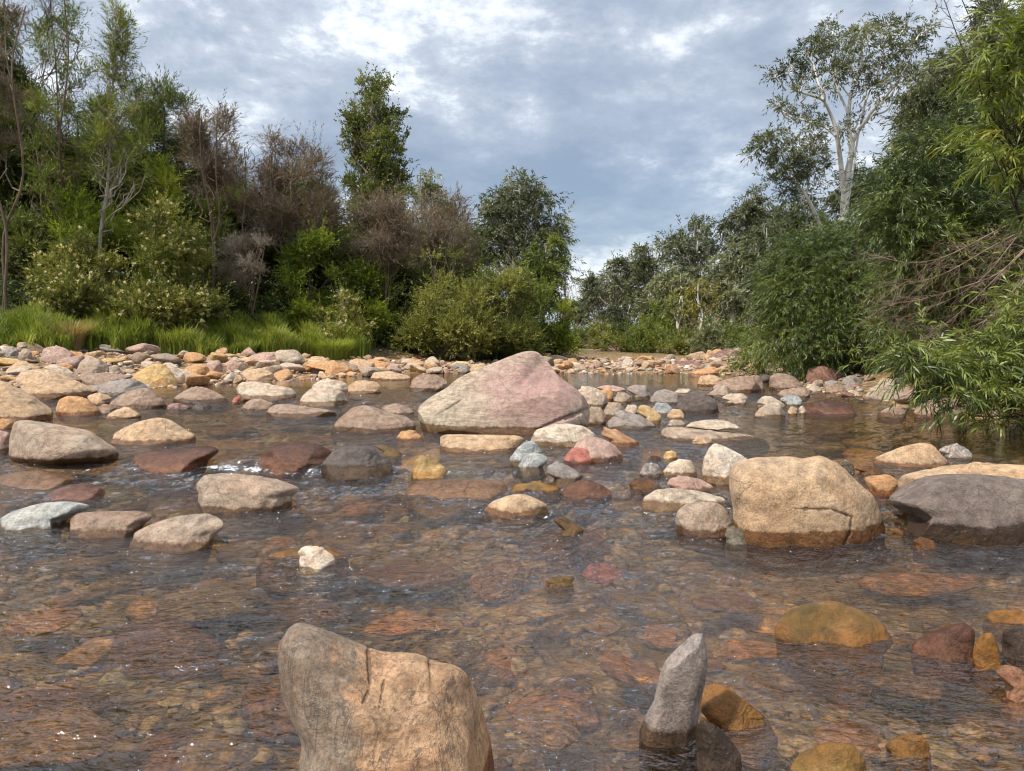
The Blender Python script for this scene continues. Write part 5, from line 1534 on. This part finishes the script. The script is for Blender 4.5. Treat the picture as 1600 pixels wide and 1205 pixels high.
S('B', [(1073, 725), (1120, 672), (1170, 650), (1230, 670), (1238, 700), (1195, 745), (1150, 776), (1090, 746)], 'bluegrey', 'smaller lower rock of the split pair with a white seam', mat=M_QUARTZ, wet=0.015)
S('B', [(1228, 765), (1240, 722), (1290, 702), (1360, 728), (1435, 780), (1412, 815), (1350, 846), (1300, 806)], 'grey', 'rough grey wedge rock right of the split pair', wet=0.01)
S('B', [(1310, 870), (1340, 830), (1440, 792), (1540, 830), (1605, 884), (1500, 898), (1400, 888)], 'redbrown', 'glossy dark brown rock with water sliding over it', wet=0.3, lvl=6)
S('B', [(0, 725), (60, 652), (150, 614), (290, 620), (372, 682), (402, 745), (362, 806), (240, 800), (160, 778), (50, 752)], 'dark', 'big dark grey brown boulder in the riffle left of the golden rock', 'the dark riffle boulder', lvl=6, cuts=5, rough=1.4, wet=0.03)
S('B', [(488, 795), (510, 700), (548, 664), (600, 675), (694, 742), (640, 780), (560, 798)], 'yellow', 'golden yellow peaked rock in the middle of the riffle', 'the golden peaked rock', mat=M_MOSS, wet=0.0)
S('B', [(460, 878), (480, 832), (600, 802), (850, 792), (1000, 812), (1026, 855), (900, 888), (700, 893)], 'brown', 'long wet ledge with water pouring over it below the golden rock', wet=0.3, lean=1.0, lvl=6)
S('B', [(1038, 866), (1060, 822), (1200, 815), (1300, 840), (1304, 876), (1150, 878)], 'olive', 'olive gold wet ledge right of the long pouring ledge', wet=0.3, mat=M_MOSS)
S('B', [(886, 966), (930, 922), (1010, 890), (1080, 877), (1150, 890), (1240, 937), (1204, 976), (1100, 1002), (940, 997)], 'tan', 'low tan stone alone in midstream below the pouring ledges', 'the low tan midstream stone', wet=0.012)
S('B', [(380, 670), (300, 620), (330, 600), (430, 640), (450, 672)], 'olive', 'smooth olive rock awash behind the dark riffle boulder', wet=0.3)
S('B', [(487, 314), (500, 252), (560, 225), (640, 230), (693, 266), (692, 308), (580, 320)], 'brown', 'squat brown rock behind the left slope of the pink boulder')
S('B', [(158, 332), (150, 292), (200, 260), (300, 265), (338, 296), (280, 328)], 'tan', 'long flat tan rock left of the squat brown rock')
# left
S('K', [(52, 875), (60, 730), (85, 640), (150, 622), (330, 648), (560, 690), (640, 748), (735, 808), (748, 852), (700, 905), (520, 940), (330, 930), (180, 920)], 'greytan', 'big smooth grey tan boulder with undercut right side at the left', 'the undercut boulder', lvl=7, cuts=2, rough=0.6, e1=0.52, lean=0.35,
  planes=[(0.35, -0.6, -0.75, 0.62), (0.1, -0.35, 1, 0.78), (-0.2, -1, 0.1, 0.7)], under=True, front=[(160, 670, -0.5), (500, 730, -0.6), (640, 790, -0.7), (250, 890, -0.95), (100, 870, -0.6), (430, 820, -0.95)])
S('K', [(668, 750), (740, 692), (850, 640), (980, 608), (1060, 622), (1150, 678), (1235, 726), (1245, 752), (1100, 766), (850, 782)], 'tan', 'pale ridged boulder in the water right of the undercut boulder', 'the pale ridged boulder', lvl=6, cuts=4, planes=[(-0.3, -0.7, 0.5, 0.75)])
S('K', [(-130, 600), (-100, 400), (0, 378), (80, 410), (200, 470), (300, 540), (372, 590), (378, 620), (340, 646), (200, 640), (60, 630)], 'tan', 'huge tan boulder cut off by the left edge of the picture', 'the left edge boulder', lvl=7, cuts=3, rough=0.7, planes=[(0.2, -0.7, -0.6, 0.7), (0.2, -0.3, 0.9, 0.8)])
S('K', [(92, 378), (130, 322), (260, 305), (350, 322), (480, 380), (622, 447), (602, 468), (480, 475), (280, 494), (220, 494), (130, 425)], 'tan', 'long tan boulder sloping down to the right behind the left edge boulder', 'the long sloping tan boulder', lvl=6, cuts=3)
S('K', [(347, 565), (365, 500), (420, 475), (500, 478), (560, 500), (622, 560), (638, 592), (560, 602), (400, 603)], 'orange', 'rounded orange boulder at the water below the long sloping boulder', 'the rounded orange boulder', lvl=6, cuts=2)
S('K', [(538, 482), (600, 455), (660, 465), (707, 490), (660, 524), (590, 534)], 'tan', 'tan rock between the rounded orange boulder and the angular brown boulder')
S('K', [(272, 478), (310, 462), (420, 459), (500, 459), (543, 473), (480, 494), (350, 504)], 'bluegrey', 'flat blue grey slab stone above the rounded orange boulder', d=11.3, under=True)
S('K', [(678, 524), (760, 462), (870, 425), (930, 425), (990, 470), (1048, 522), (1000, 552), (880, 556), (760, 544)], 'brown', 'angular brown boulder with dark right face at the left waterline', 'the angular brown boulder', lvl=6, cuts=6, planes=[(0.55, -0.8, -0.2, 0.7)])
S('K', [(603, 424), (660, 387), (780, 372), (870, 380), (932, 420), (880, 446), (760, 474), (650, 464)], 'grey', 'dull grey boulder behind the angular brown boulder')
S('K', [(828, 358), (880, 312), (950, 275), (1010, 271), (1062, 310), (1113, 380), (1118, 414), (1000, 422), (960, 394), (840, 384)], 'yellow', 'bright yellow tan peaked boulder on the left cobble bar', 'the yellow peaked boulder', lvl=6, cuts=4, rough=0.7)
S('K', [(1030, 275), (1085, 290), (1152, 340), (1170, 372), (1150, 394), (1095, 394)], 'pale', 'pale boulder tucked behind the yellow peaked boulder', d=14.6)
S('K', [(472, 335), (500, 260), (560, 230), (630, 248), (684, 290), (662, 336), (560, 344)], 'greytan', 'rounded grey tan boulder left of the yellow peaked boulder')
S('K', [(660, 330), (690, 290), (730, 280), (770, 330), (740, 345)], 'greytan', 'grey tan wedge rock next to the rounded grey tan boulder')
S('K', [(493, 356), (520, 335), (650, 338), (822, 345), (828, 372), (700, 380), (640, 414), (560, 410), (500, 380)], 'brown', 'long dark shaded slab under the rounded grey tan boulder', dr=0.6)
S('K', [(48, 305), (90, 272), (150, 258), (220, 283), (265, 306), (150, 320)], 'tan', 'tan rock behind the long sloping tan boulder')
S('K', [(253, 235), (270, 180), (320, 168), (390, 168), (452, 205), (488, 252), (482, 272), (330, 270), (270, 256)], 'pinkish', 'reddish boulder at the top of the left bar below the straw tussock', 'the reddish bar boulder')
S('K', [(12, 210), (60, 160), (110, 178), (133, 202), (100, 230)], 'grey', 'grey rock at the top left corner of the cobble bar')
S('K', [(108, 225), (150, 172), (195, 193), (208, 244), (150, 250)], 'greytan', 'upright grey tan rock left of the reddish bar boulder')
S('K', [(113, 168), (122, 145), (150, 139), (172, 155), (172, 178), (140, 178)], 'greytan', 'small knob stone perched behind the upright grey tan rock', d=17.5, under=True)
S('K', [(353, 288), (390, 262), (450, 260), (488, 286), (430, 303)], 'tan', 'low tan rock below the reddish bar boulder')
S('K', [(265, 300), (330, 275), (420, 300), (480, 350), (440, 370), (340, 330)], 'pale', 'pale rock between the low tan rock and the long sloping tan boulder')
S('K', [(1138, 328), (1160, 295), (1230, 274), (1290, 284), (1315, 316), (1250, 340)], 'orange', 'smooth oval orange tan rock right of the yellow peaked boulder', cuts=1)
S('K', [(1282, 290), (1300, 262), (1370, 250), (1403, 300), (1340, 323), (1300, 313)], 'pinkish', 'left rock of the pinkish pair behind the oval orange rock')
S('K', [(1398, 275), (1450, 245), (1503, 280), (1492, 314), (1430, 323)], 'pinkish', 'right rock of the pinkish pair behind the oval orange rock')
S('K', [(1488, 340), (1540, 310), (1640, 305), (1705, 330), (1722, 372), (1600, 380)], 'tan', 'long tan rock right of the pinkish pair')
S('K', [(608, 553), (650, 524), (740, 545), (702, 584), (640, 590)], 'brown', 'small brown rock under the angular brown boulder')
S('K', [(652, 604), (720, 565), (800, 547), (852, 570), (895, 608), (800, 620)], 'tan', 'flat tan stone at the water in front of the angular brown boulder')
S('K', [(1086, 485), (1160, 440), (1230, 416), (1332, 440), (1435, 500), (1422, 520), (1250, 516), (1100, 500)], 'brown', 'broad brown rock in the back channel')
S('K', [(1178, 514), (1230, 498), (1290, 518), (1335, 548), (1240, 556)], 'dark', 'dark wet stone below the broad brown channel rock', wet=0.3)
S('K', [(1443, 524), (1460, 490), (1500, 469), (1508, 490), (1482, 525)], 'red', 'small pink red shard beside the pale slab')
S('K', [(1040, 552), (1060, 525), (1120, 520), (1200, 545), (1150, 560)], 'purple', 'low purple stone with gold edge in the left channel', wet=0.02)
S('K', [(-40, 690), (0, 618), (50, 620), (92, 642), (60, 690)], 'orange', 'orange rock at the left edge beneath the left edge boulder')
S('K', [(-60, 830), (-30, 700), (0, 690), (62, 706), (52, 800), (0, 835)], 'pinkish', 'pinkish block at the left edge behind the undercut boulder')
S('A', [(1052, 485), (1068, 455), (1130, 447), (1200, 460), (1302, 475), (1323, 502), (1316, 526), (1150, 531), (1080, 515)], 'pale', 'pale oblong slab standing in the back channel', 'the pale oblong slab', e1=0.5)
S('A', [(1332, 550), (1350, 510), (1390, 479), (1470, 479), (1532, 490), (1554, 540), (1490, 558), (1400, 558)], 'pale', 'pale squarish block right of the pale oblong slab', e1=0.5)
S('A', [(1078, 564), (1110, 530), (1160, 524), (1228, 546), (1202, 575), (1110, 577)], 'brown', 'small brown rock in front of the pale oblong slab')
S('A', [(1188, 580), (1230, 548), (1300, 547), (1340, 558), (1482, 573), (1494, 602), (1300, 606), (1210, 595)], 'brown', 'flat wet dark slab in front of the pale squarish block', wet=0.015, lean=0.8)
S('A', [(1087, 354), (1130, 325), (1190, 317), (1250, 314), (1278, 346), (1200, 365), (1110, 365)], 'pinkish', 'reddish boulder on the bar edge left of the grass tussock')
S('A', [(1358, 380), (1400, 360), (1500, 358), (1562, 385), (1583, 412), (1540, 422), (1470, 402), (1400, 388)], 'orange', 'orange flat rock on the bar in front of the grass tussock')
S('A', [(1388, 416), (1400, 380), (1490, 384), (1498, 416)], 'grey', 'purplish grey block below the orange flat bar rock')
S('A', [(1388, 465), (1450, 435), (1540, 450), (1563, 478), (1500, 494), (1420, 486)], 'pale', 'low pale slab in front of the purplish grey block')
S('B', [(148, 165), (190, 140), (240, 145), (300, 165), (290, 205), (200, 200)], 'tan', 'tan boulder on the bar right of the grass tussock')
S('B', [(240, 170), (300, 150), (385, 165), (370, 200), (280, 205)], 'orange', 'pale orange long rock on the bar behind the squat brown rock')
S('B', [(345, 205), (380, 170), (430, 172), (450, 215), (390, 220)], 'pinkish', 'pinkish lavender rock between the long bar rocks')
S('B', [(465, 185), (480, 150), (540, 150), (610, 175), (590, 195)], 'orange', 'orange slab rock on the bar left of the pink boulder slope')
S('B', [(740, 220), (770, 160), (810, 180), (815, 215)], 'grey', 'grey angular rock touching the back left of the pink boulder', d=21)
S('B', [(812, 195), (840, 172), (900, 170), (905, 190)], 'tan', 'tan slab rock peeping behind the left slope of the pink boulder', d=22)
S('B', [(275, 250), (290, 215), (380, 210), (490, 235), (480, 260), (340, 255)], 'tan', 'long pale tan log shaped rock left of the squat brown rock')
S('E', [(583, 335), (588, 280), (610, 250), (760, 240), (850, 225), (940, 220), (984, 240), (925, 290), (882, 338), (740, 340)], 'redbrown', 'dark wet brown rock with water curling round it in the riffle at left', wet=0.3, lvl=6)
S('E', [(893, 515), (888, 440), (872, 395), (910, 350), (1000, 341), (1150, 352), (1260, 375), (1345, 410), (1285, 464), (1182, 490), (1000, 511)], 'greytan', 'flat topped grey brown wedge boulder in the left stream', 'the flat topped wedge boulder', lvl=6, e1=0.45, lean=0.9, planes=[(0, -1, 0.05, 0.75)], front=[(905, 440, -0.95), (1250, 435, -0.9), (897, 505, -1), (1200, 485, -1)])
S('E', [(-10, 550), (60, 510), (180, 475), (300, 467), (392, 480), (403, 497), (300, 545), (180, 586), (50, 596)], 'bluegrey', 'pale grey flat slab in the water at the left edge', 'the pale grey flat slab', lvl=6, lean=1.0, e1=0.45)
S('E', [(313, 595), (313, 550), (345, 520), (450, 512), (620, 510), (692, 530), (602, 606), (450, 616), (338, 624)], 'brown', 'brown flat topped rock next to the pale grey flat slab', lvl=6, lean=0.8, e1=0.45, wet=0.012)
S('E', [(590, 612), (680, 567), (800, 530), (930, 521), (992, 550), (1003, 582), (922, 646), (830, 668), (740, 678), (640, 650)], 'greytan', 'flat grey oval rock with dark wet rim in the left foreground stream', 'the flat grey oval rock', lvl=6, lean=1.0, wet=0.012)
S('E', [(1160, 302), (1180, 232), (1260, 205), (1400, 205), (1483, 240), (1472, 294), (1330, 316), (1200, 325)], 'redbrown', 'rounded wet boulder overrun by water left of the dark riffle boulder', wet=0.3, lvl=6)
S('E', [(-20, 400), (0, 350), (100, 335), (220, 333), (365, 370), (205, 406)], 'brown', 'golden brown ledge awash in front of the undercut boulder', wet=0.3, lean=0.8)
S('E', [(170, 465), (250, 412), (390, 385), (485, 420), (405, 464)], 'purple', 'reddish slab just under the water left of the wedge boulder', wet=0.3, lean=1.0)
# the red outcrop of the far bank
S('C', [(590, 85), (660, 55), (720, 20), (800, 10), (860, 30), (880, 60), (800, 90), (690, 100)], 'purple', 'low purplish red rock outcrop at the end of the far pool', 'the red outcrop', rough=2.2, cuts=8, d=27, lvl=6, band=0.9)
S('C', [(860, 75), (880, 10), (950, -40), (1020, -60), (1090, -30), (1070, 40), (980, 70)], 'purple', 'dark purple brown bank rock above the low red outcrop', rough=2.2, cuts=8, d=29, lvl=6, band=0.9)

# ------------------------------------------------------------------ cobbles: copies of a few worn shapes
def pool_mesh(k, lvl=4):
    rng = np.random.default_rng(500 + k)
    v, f = ICO[lvl]
    q = unit(rng.normal(0, 1, (int(rng.integers(12, 20)), 3)))
    p = hull_body(q * np.array([1.0, 1.0, 1.0]), v, np.ones(3), float(rng.uniform(7, 18)))
    p = p / np.abs(p).max(0)
    n = unit(p)
    p = p + n * (0.10 * fbm(p[:, 0] * 1.3 + k * 9, p[:, 1] * 1.3, p[:, 2] * 1.3, 3) + 0.022 * fbm(p[:, 0] * 6 + k, p[:, 1] * 6, p[:, 2] * 6, 3))[:, None]
    me = mesh_from('cobble', p, np.zeros((0, 4), int), f)
    me.materials.append(M_ROCK)
    return me


POOL = [pool_mesh(k) for k in range(16)]
PLACED = [(h[0], h[1], max(h[3], h[4])) for h in HERO]
HX, HY, HW = (np.array([h[i] for h in HERO]) for i in (0, 1, 3))


def free(x, y, r, k=0.80):
    for (a, b, q) in PLACED:
        if (a - x) ** 2 + (b - y) ** 2 < (k * (q + r)) ** 2:
            return False
    return True


WORD = {'tan': 'tan', 'orange': 'orange tan', 'greytan': 'grey tan', 'grey': 'grey', 'pale': 'cream', 'pinkish': 'pinkish', 'brown': 'brown', 'yellow': 'yellow tan', 'redbrown': 'dark red brown', 'amber': 'amber',
        'bluegrey': 'blue grey', 'dark': 'charcoal', 'olive': 'olive', 'red': 'brick red', 'white': 'whitish', 'rust': 'rusty', 'purple': 'purple brown'}
ORD = ['', 'second ', 'third ', 'fourth ', 'fifth ', 'sixth ', 'seventh ', 'eighth ', 'ninth ', 'tenth ']
TODO = []


def cobble(name, x, y, r, pal, asp, rng, zlift, wl, group, cat):
    o = bpy.data.objects.new(name, POOL[int(rng.integers(len(POOL)))])
    COL.objects.link(o)
    sx, sy, sz = r * asp[0], r * asp[1], r * asp[2]
    o.scale = (sx, sy, sz)
    tilt = 0.06 if name == 'submerged_stone' else 0.22
    o.rotation_euler = (rng.normal(0, tilt), rng.normal(0, tilt), rng.uniform(0, 6.28))
    o.location = (x, y, zlift)
    colour(o, pal, rng, 0.16)
    o['wl'], o['band'] = wl, float(rng.uniform(0, 0.7))
    PLACED.append((x, y, r))
    k = int(np.argmin(np.hypot(HX - x, (HY - y)) - HW * 0.5))
    dx, dy = x - HX[k], y - HY[k]
    rel = ('behind ' if dy > 0 else 'in front of ') if abs(dy) > 1.0 * abs(dx) else ('right of ' if dx > 0 else 'left of ')
    shp = 'flat ' if asp[2] < 0.42 else ('rounded ' if asp[2] > 0.62 else '')
    TODO.append((o, shp + WORD[pal], rel + HERO[k][5], group, cat, x / max(y, 0.1)))


def settle_labels():
    by = {}
    for it in TODO:
        by.setdefault((it[1], it[2], it[4]), []).append(it)
    for (c, r, cat), L in by.items():
        L.sort(key=lambda t: t[5])
        for i, it in enumerate(L):
            pre = '' if len(L) == 1 else ('leftmost ' if i == 0 else ('rightmost ' if i == len(L) - 1 else (ORD[i] if i < len(ORD) else str(i + 1) + 'th ') + 'from the left '))
            lab = (pre + c + ' ' + cat + ' ' + r) if 'from' not in pre else (c + ' ' + cat + ' ' + r + ', ' + pre.strip())
            tag(it[0], ' '.join(lab.split()[:16]), cat, it[3])


def scatter_bar():
    rng = np.random.default_rng(21)
    pals = ['tan', 'orange', 'greytan', 'grey', 'pale', 'pinkish', 'brown', 'yellow', 'bluegrey', 'rust']
    pw = np.array([.30, .16, .14, .04, .20, .06, .05, .04, .015, .02])
    n = 0
    for t in range(16000):
        if n >= 212:
            break
        px = rng.uniform(-40, 1075) if rng.random() < 0.8 else rng.uniform(1040, 1260)
        y = math.exp(rng.uniform(math.log(10.5), math.log(33)))
        x = (px - CX) / F_PX * y
        g, w = float(ground_z(x, y)), float(water_z(x, y))
        if g < w - 0.03 or float(bank_s(x, y)) > -0.15:
            continue
        qx, qy = pix(x, y, g)
        rp = rng.choice([5, 7, 9, 12, 15, 19], p=[.22, .26, .22, .16, .09, .05])
        r = rp / F_PX * y
        if r > 0.42 or not free(x, y, r, 0.72):
            continue
        asp = (1.0, rng.uniform(0.6, 0.9), rng.uniform(0.36, 0.72))
        cobble('cobble', x, y, r, pals[int(rng.choice(10, p=pw / pw.sum()))], asp, rng, g + r * asp[2] * 0.55, w - 4.0 if g > w + 0.03 else w, 'cobbles heaped on the gravel bars', 'cobble')
        n += 1
    q = 0
    for t in range(9000):                                # broad flat rocks lying on each other across the left bar
        if q >= 95:
            break
        y = math.exp(rng.uniform(math.log(10.8), math.log(25)))
        px = rng.uniform(-40, 730)
        x = (px - CX) / F_PX * y
        g, w = float(ground_z(x, y)), float(water_z(x, y))
        r = rng.choice([12, 16, 21, 27], p=[.3, .33, .25, .12]) / F_PX * y
        if g < w - 0.05 or float(bank_s(x, y)) > -0.3 or not free(x, y, r, 0.50):
            continue
        asp = (1.0, rng.uniform(0.6, 0.9), rng.uniform(0.28, 0.55))
        cobble('bar_rock', x, y, r, pals[int(rng.choice(10, p=pw / pw.sum()))], asp, rng, g + r * asp[2] * 0.6, w - 4.0 if g > w + 0.03 else w, 'broad rocks lying across the left bar', 'rock')
        q += 1
    q = 0
    for t in range(6000):                                # the packed bar that closes the far pool
        if q >= 34:
            break
        y = rng.uniform(20.5, 33)
        x = (rng.uniform(862, 1150) - CX) / F_PX * y
        g, w = float(ground_z(x, y)), float(water_z(x, y))
        r = rng.choice([8, 11, 15, 20], p=[.3, .35, .22, .13]) / F_PX * y
        if g < w - 0.05 or not free(x, y, r, 0.7):
            continue
        asp = (1.0, rng.uniform(0.6, 0.9), rng.uniform(0.3, 0.55))
        cobble('cobble', x, y, r, ['tan', 'orange', 'pale', 'greytan', 'tan', 'brown'][int(rng.integers(6))], asp, rng, g + r * asp[2] * 0.5, w - 4.0, 'cobbles heaped on the gravel bars', 'cobble')
        q += 1
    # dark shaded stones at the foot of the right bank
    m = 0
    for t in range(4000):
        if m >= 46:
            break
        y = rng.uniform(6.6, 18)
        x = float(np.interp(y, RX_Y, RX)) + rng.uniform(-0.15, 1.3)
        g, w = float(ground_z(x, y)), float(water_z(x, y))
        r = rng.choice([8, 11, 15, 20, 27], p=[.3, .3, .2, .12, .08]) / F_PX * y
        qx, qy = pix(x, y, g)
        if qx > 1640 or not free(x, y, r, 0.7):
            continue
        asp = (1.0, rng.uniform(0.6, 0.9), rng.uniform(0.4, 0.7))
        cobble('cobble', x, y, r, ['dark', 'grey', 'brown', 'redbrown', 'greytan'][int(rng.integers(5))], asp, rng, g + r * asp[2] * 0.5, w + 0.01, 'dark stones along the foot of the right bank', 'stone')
        m += 1


def scatter_bed():
    rng = np.random.default_rng(31)
    pals = ['amber', 'redbrown', 'olive', 'grey', 'brown', 'rust', 'bluegrey', 'purple', 'pale', 'tan', 'dark', 'pinkish']
    pw = np.array([.23, .05, .15, .08, .16, .07, .06, .01, .05, .10, .02, .02])
    n = 0
    for t in range(9000):
        if n >= 235:
            break
        y = math.exp(rng.uniform(math.log(1.15), math.log(9.0)))
        px = rng.uniform(-120, 1720)
        x = (px - CX) / F_PX * y
        g, w = float(ground_z(x, y)), float(water_z(x, y))
        if g > w - 0.06:
            continue
        r = rng.choice([26, 40, 58, 82, 115], p=[.16, .26, .29, .20, .09]) / F_PX * max(y, 1.6)
        r = min(r, 0.36)
        if not free(x, y, r, 0.66):
            continue
        asp = (1.0, rng.uniform(0.55, 0.95), rng.uniform(0.2, 0.45))
        warm = px > 980 and y < 3.6 and rng.random() < 0.7
        top = w - rng.uniform(0.008, 0.10)
        z = min(top - r * asp[2], g + r * asp[2] * 0.5)
        cobble('submerged_stone', x, y, r, ['amber', 'olive', 'orange', 'brown'][int(rng.integers(4))] if warm else pals[int(rng.choice(12, p=pw / pw.sum()))], asp, rng, z, w + 1.0, 'stones lying under the clear water', 'submerged stone')
        n += 1


# a few big slabs that show clearly through the water
for (px, py, rp, pal, ax, ay) in [(480, 945, 78, 'amber', 1.0, 0.55), (640, 960, 82, 'rust', 1.0, 0.6), (640, 885, 105, 'redbrown', 1.0, 0.6), (1130, 930, 60, 'redbrown', 1.0, 0.6), (840, 955, 55, 'pale', 1, .6), (1440, 900, 95, 'orange', 1, .45),
                                  (120, 870, 60, 'brown', 1, .5), (330, 925, 95, 'olive', 1, .6), (100, 1120, 130, 'brown', 1, .6), (1000, 1040, 80, 'rust', 1, .6), (840, 1130, 70, 'brown', 1, .7), (700, 1010, 60, 'olive', 1, .6), (940, 890, 40, 'red', 1, .6), (60, 965, 70, 'rust', 1, .5),
                                  (1290, 920, 60, 'olive', 1, .6), (1420, 1060, 60, 'brown', 1, .7), (1480, 960, 50, 'olive', 1, .6), (560, 790, 45, 'rust', 1, .5), (330, 1170, 70, 'olive', 1, .7)]:
    rg = np.random.default_rng(int(px * 7 + py))
    p = hit(px, py)
    w = float(water_z(p[0], p[1]))
    r = rp / F_PX * p[1]
    v_ = ray(px, py)
    p = CAM + v_ * ((w - 0.05 - CAM[2]) / v_[2])
    cobble('submerged_stone', p[0], p[1], r, pal, (ax, ay * 1.5, 0.20), rg, w - 0.045 - r * 0.19, w + 1.0, 'stones lying under the clear water', 'submerged stone')

scatter_bar()
scatter_bed()
settle_labels()


# ------------------------------------------------------------------ pebbles nobody could count
def pebbles():
    rng = np.random.default_rng(41)
    v0, f0 = ICO[2]
    mb = MB()
    V, T, TI = [], [], []
    def put(x, y, r, z, ti):
        n = len(x)
        R = rng.uniform(0.55, 1.0, (n, 1, 3)) * r[:, None, None]
        R[:, 0, 2] *= 0.6
        a = rng.uniform(0, 6.28, n)
        jit = 1 + 0.22 * rng.normal(0, 1, (n, len(v0), 1))
        p = v0[None] * jit * R
        ca, sa = np.cos(a)[:, None], np.sin(a)[:, None]
        q = np.stack([p[..., 0] * ca - p[..., 1] * sa + x[:, None], p[..., 0] * sa + p[..., 1] * ca + y[:, None], p[..., 2] + z[:, None]], -1)
        mb.add(q.reshape(-1, 3), tris=(f0[None] + (np.arange(n) * len(v0))[:, None, None]).reshape(-1, 3), tint=np.repeat(ti, len(f0)))
    n = 4200                                              # stream bed near the lens
    y = np.exp(rng.uniform(math.log(1.05), math.log(11), n))
    x = (rng.uniform(-150, 1750, n) - CX) / F_PX * y
    g, w = ground_z(x, y), water_z(x, y)
    k = g < w - 0.05
    x, y, g = x[k], y[k], g[k]
    r = rng.choice([0.012, 0.02, 0.032, 0.05], len(x), p=[.3, .35, .25, .1]) * np.clip(y / 2.2, 0.8, 2.2)
    put(x, y, r, g + 0.05 * r, 0.15 + rng.random(len(x)) * 0.66)
    n = 9000                                              # gravel bars
    y = np.exp(rng.uniform(math.log(9.5), math.log(36), n))
    x = (rng.uniform(-120, 1350, n) - CX) / F_PX * y
    g, w = ground_z(x, y), water_z(x, y)
    k = (g > w - 0.06) & (bank_s(x, y) < 0.8)
    x, y, g = x[k], y[k], g[k]
    r = rng.choice([2.0, 3.0, 4.5, 6.5], len(x), p=[.3, .35, .22, .13]) / F_PX * y
    put(x, y, r, g + 0.25 * r, np.clip(rng.normal(0.55, 0.25, len(x)), 0.15, 1))
    o = mb.build('pebbles', M_PEB, None, smooth=True)
    tag(o, 'small loose pebbles and gravel between the larger stones', 'pebbles', None, 'stuff')


pebbles()


def foam_at(px, py, rx, ry, s):
    p = hit(px, py)
    FOAM.append((p[0], p[1], rx, ry, s))


for a in [(350, 732, .42, .10, .62), (400, 733, .30, .08, .66), (45, 762, .32, .08, .60), (490, 738, .16, .08, .55), (655, 738, .10, .14, .50), (700, 715, .12, .08, .5), (1365, 648, .35, .25, .52), (1100, 645, .3, .2, .42), (1400, 830, .10, .06, .5)]:
    foam_at(*a)
set_foam()
